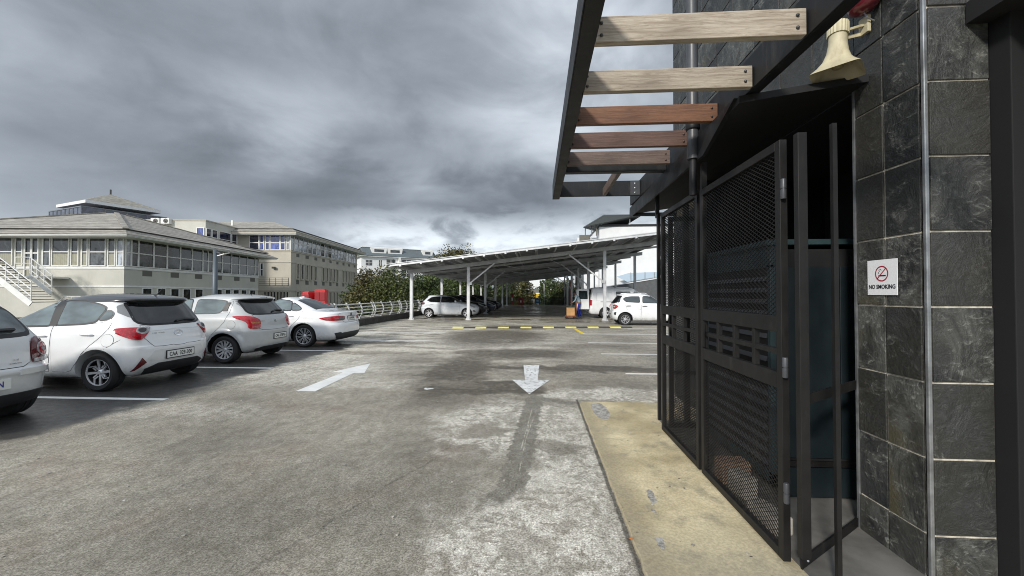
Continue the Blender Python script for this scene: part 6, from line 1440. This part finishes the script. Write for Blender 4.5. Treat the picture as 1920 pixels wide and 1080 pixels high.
# far hedge as one mass
mb = MB(); rs = random.Random(77)
for i in range(24000):
    x = rs.uniform(-60, 34); hgt = 3.1+1.0*math.sin(x*.7)+.7*math.sin(x*1.9+1)+(1.5 if x < -30 else 0); p = Vector((x, 90+rs.uniform(-3, 3)+(.0 if x > -30 else 20), rs.uniform(-3.4, hgt)))
    t_ = Vector((rs.gauss(0, 1), rs.gauss(0, 1), rs.gauss(0, 1))).normalized(); w = t_.cross(Vector((rs.gauss(0, 1), rs.gauss(0, 1), rs.gauss(0, 1)))).normalized(); s_ = rs.uniform(.2, .42); mb.rc = rs.random()
    mb.quad(p-t_*s_, p+w*s_*.6, p+t_*s_, p-w*s_*.6)
tag(mb.build('distant_trees', M['leaf_green'], recalc=False), kind='stuff')
hl = MB()
for i in range(60):
    a0 = -60+i*2.0; x0, x1 = [900*math.sin(R(a)) for a in (a0, a0+2)]; y0, y1 = [900*math.cos(R(a)) for a in (a0, a0+2)]
    h0, h1 = [14+8*math.sin(a*.3)+5*math.sin(a*.11+1) for a in (i, i+1)]; hl.hexa([(x0, y0, -4), (x1, y1, -4), (x1*1.3, y1*1.3, -4), (x0*1.3, y0*1.3, -4), (x0, y0, 4), (x1, y1, 4), (x1*1.25, y1*1.25, h1), (x0*1.25, y0*1.25, h0)])
tag(hl.build('hills', simple('hill', (.07, .09, .08), 1)), kind='structure')

# ------------------------------------------------------------------ far end of the lot
fe = empty('boundary_fence', (0, 58.2, 0), 0, 'dark palisade fence closing the far end of the covered lot', 'fence')
m = MB(); m.box(-10, -.02, .12, 6.5, .0, .18); m.box(-10, -.02, .95, 6.5, .0, 1.02); m.build('rail', M['seal'], fe)
m = MB()
for k in range(118): m.box(-9.9+k*.14, -.035, 0, -9.9+k*.14+.07, -.02, 1.15)
o = m.build('pales', simple('fence_dark', (.03, .032, .03), .7), fe); o['kind'] = 'stuff'
pt_ = simple('red_bin', (.25, .012, .02), .5)
for x_, w_, h_, lab in [(-2.35, .62, .95, 'dark red fire cabinet at the far end of the lane'), (-3.55, .34, 1.5, 'tall dull red post box at the far lane end, left of the fire cabinet')]:
    e = empty('red_cabinet', (x_, 57.2, 0), 0, lab, 'cabinet', 'red cabinets at the far end'); MB().box(-w_/2, -.2, .08, w_/2, .2, h_).build('housing', pt_, e, bevel=.03); MB().box(-w_/2-.02, -.22, h_, w_/2+.02, .22, h_+.05).build('lid', pt_, e); MB().box(-.09, -.22, h_*.4, .09, -.2, h_*.7).build('panel', M['white_trim'], e)
# petrol station beyond the fence
ps = empty('petrol_station', (-.3, 78, 0), 0, 'small petrol station canopy with white fascia beyond the far fence', 'building')
MB().box(-1.55, 0, 2.95, .75, 3, 4.55).build('canopy_fascia', M['off_white'], ps); MB().box(-1.35, .4, -3.5, .55, 3.4, 2.6).build('shop_wall', M['vent_dark'], ps); MB().box(-1.5, -.2, 1.55, .7, .39, 1.8).build('ledge', M['off_white'], ps)
yl_ = simple('sign_yellow', (.72, .45, .02), .4)
sn2 = empty('shop_sign', (-.15, 74, 0), 0, 'yellow and white shop sign board beyond the far fence', 'sign')
MB().box(-.75, 0, .45, .62, .12, .98).build('lower_board', M['white_trim'], sn2); MB().box(-.45, -.005, .99, .62, .12, 1.62).build('upper_board', yl_, sn2); MB().box(-.1, .02, -3.5, .1, .1, .44).build('post', M['galv'], sn2)
text('lettering', 'erShop', .42, M['plate_black'], sn2, (-.05, -.01, .72), (PI/2, 0, 0), depth=.004, bold=.008)
MB().lathe([(.17, -.02), (.001, -.02)], 16, 'y', (-.30, -.01, 1.28), caps=False).build('emblem', simple('emblem_red', (.35, .04, .01), .5), sn2)
sb = empty('blue_sign', (.02, 57.0, 0), 0, 'small blue board on the far fence below the shop sign', 'sign'); MB().box(-.36, -.03, .25, .36, .0, .92).build('board', simple('sign_blue', (.02, .12, .27), .5), sb, bevel=.01); MB().box(-.18, -.04, .5, .14, -.031, .74).build('symbol', simple('symb', (.3, .45, .55), .5), sb)
wsn = empty('white_sign', (-.75, 57.0, 0), 0, 'tiny white plate on the far fence left of the blue board', 'sign'); MB().box(-.18, -.03, .55, .18, .0, .82).build('board', M['white_trim'], wsn); MB().box(-.14, -.04, .66, .14, -.031, .70).build('band', M['vent_dark'], wsn)
fp = empty('flag_pole', (1.0, 63, -3.4), 0, 'thin pale pole right of the shop sign', 'pole'); MB().tube([(0, 0, 0), (0, 0, 6.4)], .05, 8).build('pole', M['white_trim'], fp); MB().lathe([(.001, 6.5), (.08, 6.45), (.001, 6.38)], 10).build('finial', M['white_trim'], fp)

# ------------------------------------------------------------------ delivery man, trolley and boxes by the van
px0, py0 = 2.62, 26.0
def skin_body():
    me = bpy.data.meshes.new('person')
    V = [(0, 0, .92), (.0, 0, 1.08), (-.10, 0, 1.27), (-.20, 0, 1.42), (-.25, 0, 1.50), (-.29, 0, 1.62),          # pelvis..head (leaning to -x)
         (.0, .10, .86), (.04, .11, .48), (.10, .11, .09), (-.02, .12, .045), (.0, -.10, .86), (-.10, -.11, .50), (-.04, -.11, .09), (-.17, -.12, .045),
         (-.19, .17, 1.38), (-.24, .22, 1.12), (-.40, .20, .95), (-.47, .19, .90), (-.19, -.17, 1.38), (-.26, -.21, 1.12), (-.44, -.19, .98), (-.51, -.18, .93)]
    E_ = [(0, 1), (1, 2), (2, 3), (3, 4), (4, 5), (0, 6), (6, 7), (7, 8), (8, 9), (0, 10), (10, 11), (11, 12), (12, 13), (3, 14), (14, 15), (15, 16), (16, 17), (3, 18), (18, 19), (19, 20), (20, 21)]
    Rr = [.15, .13, .15, .13, .055, .095, .095, .065, .045, .04, .095, .065, .045, .04, .065, .045, .035, .03, .065, .045, .035, .03]
    me.from_pydata(V, E_, []); o = bpy.data.objects.new('p', me); COL.objects.link(o)
    md = o.modifiers.new('s', 'SKIN'); 
    for i, v in enumerate(me.skin_vertices[0].data): v.radius = (Rr[i], Rr[i]); v.use_root = (i == 0)
    su = o.modifiers.new('u', 'SUBSURF'); su.levels = 2; su.render_levels = 2
    m2 = bpy.data.meshes.new_from_object(o.evaluated_get(bpy.context.evaluated_depsgraph_get())); bpy.data.objects.remove(o)
    for mt in (simple('skin', (.16, .085, .055), .6), simple('shirt', (.22, .30, .36), .8), simple('trousers', (.02, .035, .32), .8), simple('shoe', (.35, .35, .35), .7)): m2.materials.append(mt)
    for p in m2.polygons:
        c = p.center; p.use_smooth = True
        p.material_index = 3 if c.z < .10 else 2 if c.z < .93 and abs(c.x) < .32 else 1 if (c.z < 1.47 and c.z > 1.02) else 0
    return m2
person = bpy.data.objects.new('person', skin_body()); COL.objects.link(person); person.location = (px0, py0, 0); tag(person, 'person in blue trousers and grey-blue top leaning over the trolley behind the van', 'person')
hair = MB().lathe([(.001, .10), (.06, .09), (.095, .04), (.10, -.01), (.085, -.05)], 16).build('hair', M['seal'], person, smooth=True); hair.location = (-.285, 0, 1.63)
face = MB(); face.lathe([(.012, 0), (.001, .02)], 8, 'x', (0, 0, 0)); f_ = face.build('nose', person.data.materials[0], person); f_.location = (-.40, 0, 1.62); f_.rotation_euler.z = PI
for s_ in (1, -1):
    for k in range(4): MB().tube([(-.49, s_*.18+(k-1.5)*.018, .92), (-.54, s_*.18+(k-1.5)*.02, .905), (-.565, s_*.18+(k-1.5)*.02, .875)], .009, 6).build('finger', person.data.materials[0], person, smooth=True)
    MB().tube([(-.49, s_*.15, .92), (-.525, s_*.13, .89)], .010, 6).build('thumb', person.data.materials[0], person, smooth=True)
tr_ = empty('hand_trolley', (2.02, 25.3, 0), 0, 'orange-framed hand trolley standing beside the open van doors', 'trolley')
om = simple('trolley_orange', (.35, .10, .03), .6)
MB().box(-.32, -.25, .16, .32, .25, .20).build('platform', om, tr_); MB().tube([(.30, -.2, .2), (.36, -.2, 1.0), (.36, .2, 1.0), (.30, .2, .2)], .016, 8).build('handle', om, tr_, smooth=True)
for sx_, sy_ in ((-.26, -.2), (.26, -.2), (-.26, .2), (.26, .2)): MB().lathe([(.001, -.025), (.07, -.025), (.075, 0), (.07, .025), (.001, .025)], 18, 'y', (sx_, sy_, .075)).build('wheel', M['tyre'], tr_)
cdm = simple('cardboard', (.50, .28, .12), .85, var=.15); 
o = MB().box(-.24, -.2, 0, .24, .2, .46).build('cardboard_box', cdm, None, bevel=.01); o.location = (2.02, 25.3, .205); tag(o, 'plain orange-brown carton on the trolley', 'box'); MB().box(-.242, -.03, .30, .242, .03, .462).build('tape', simple('tape', (.55, .42, .22), .4), o)
o = MB().box(-.26, -.2, 0, .26, .2, .06).build('flat_crate', simple('crate_olive', (.12, .13, .05), .7), None, bevel=.01); o.location = (2.02, 25.3, .672); tag(o, 'thin olive tray lying on top of the carton', 'tray')
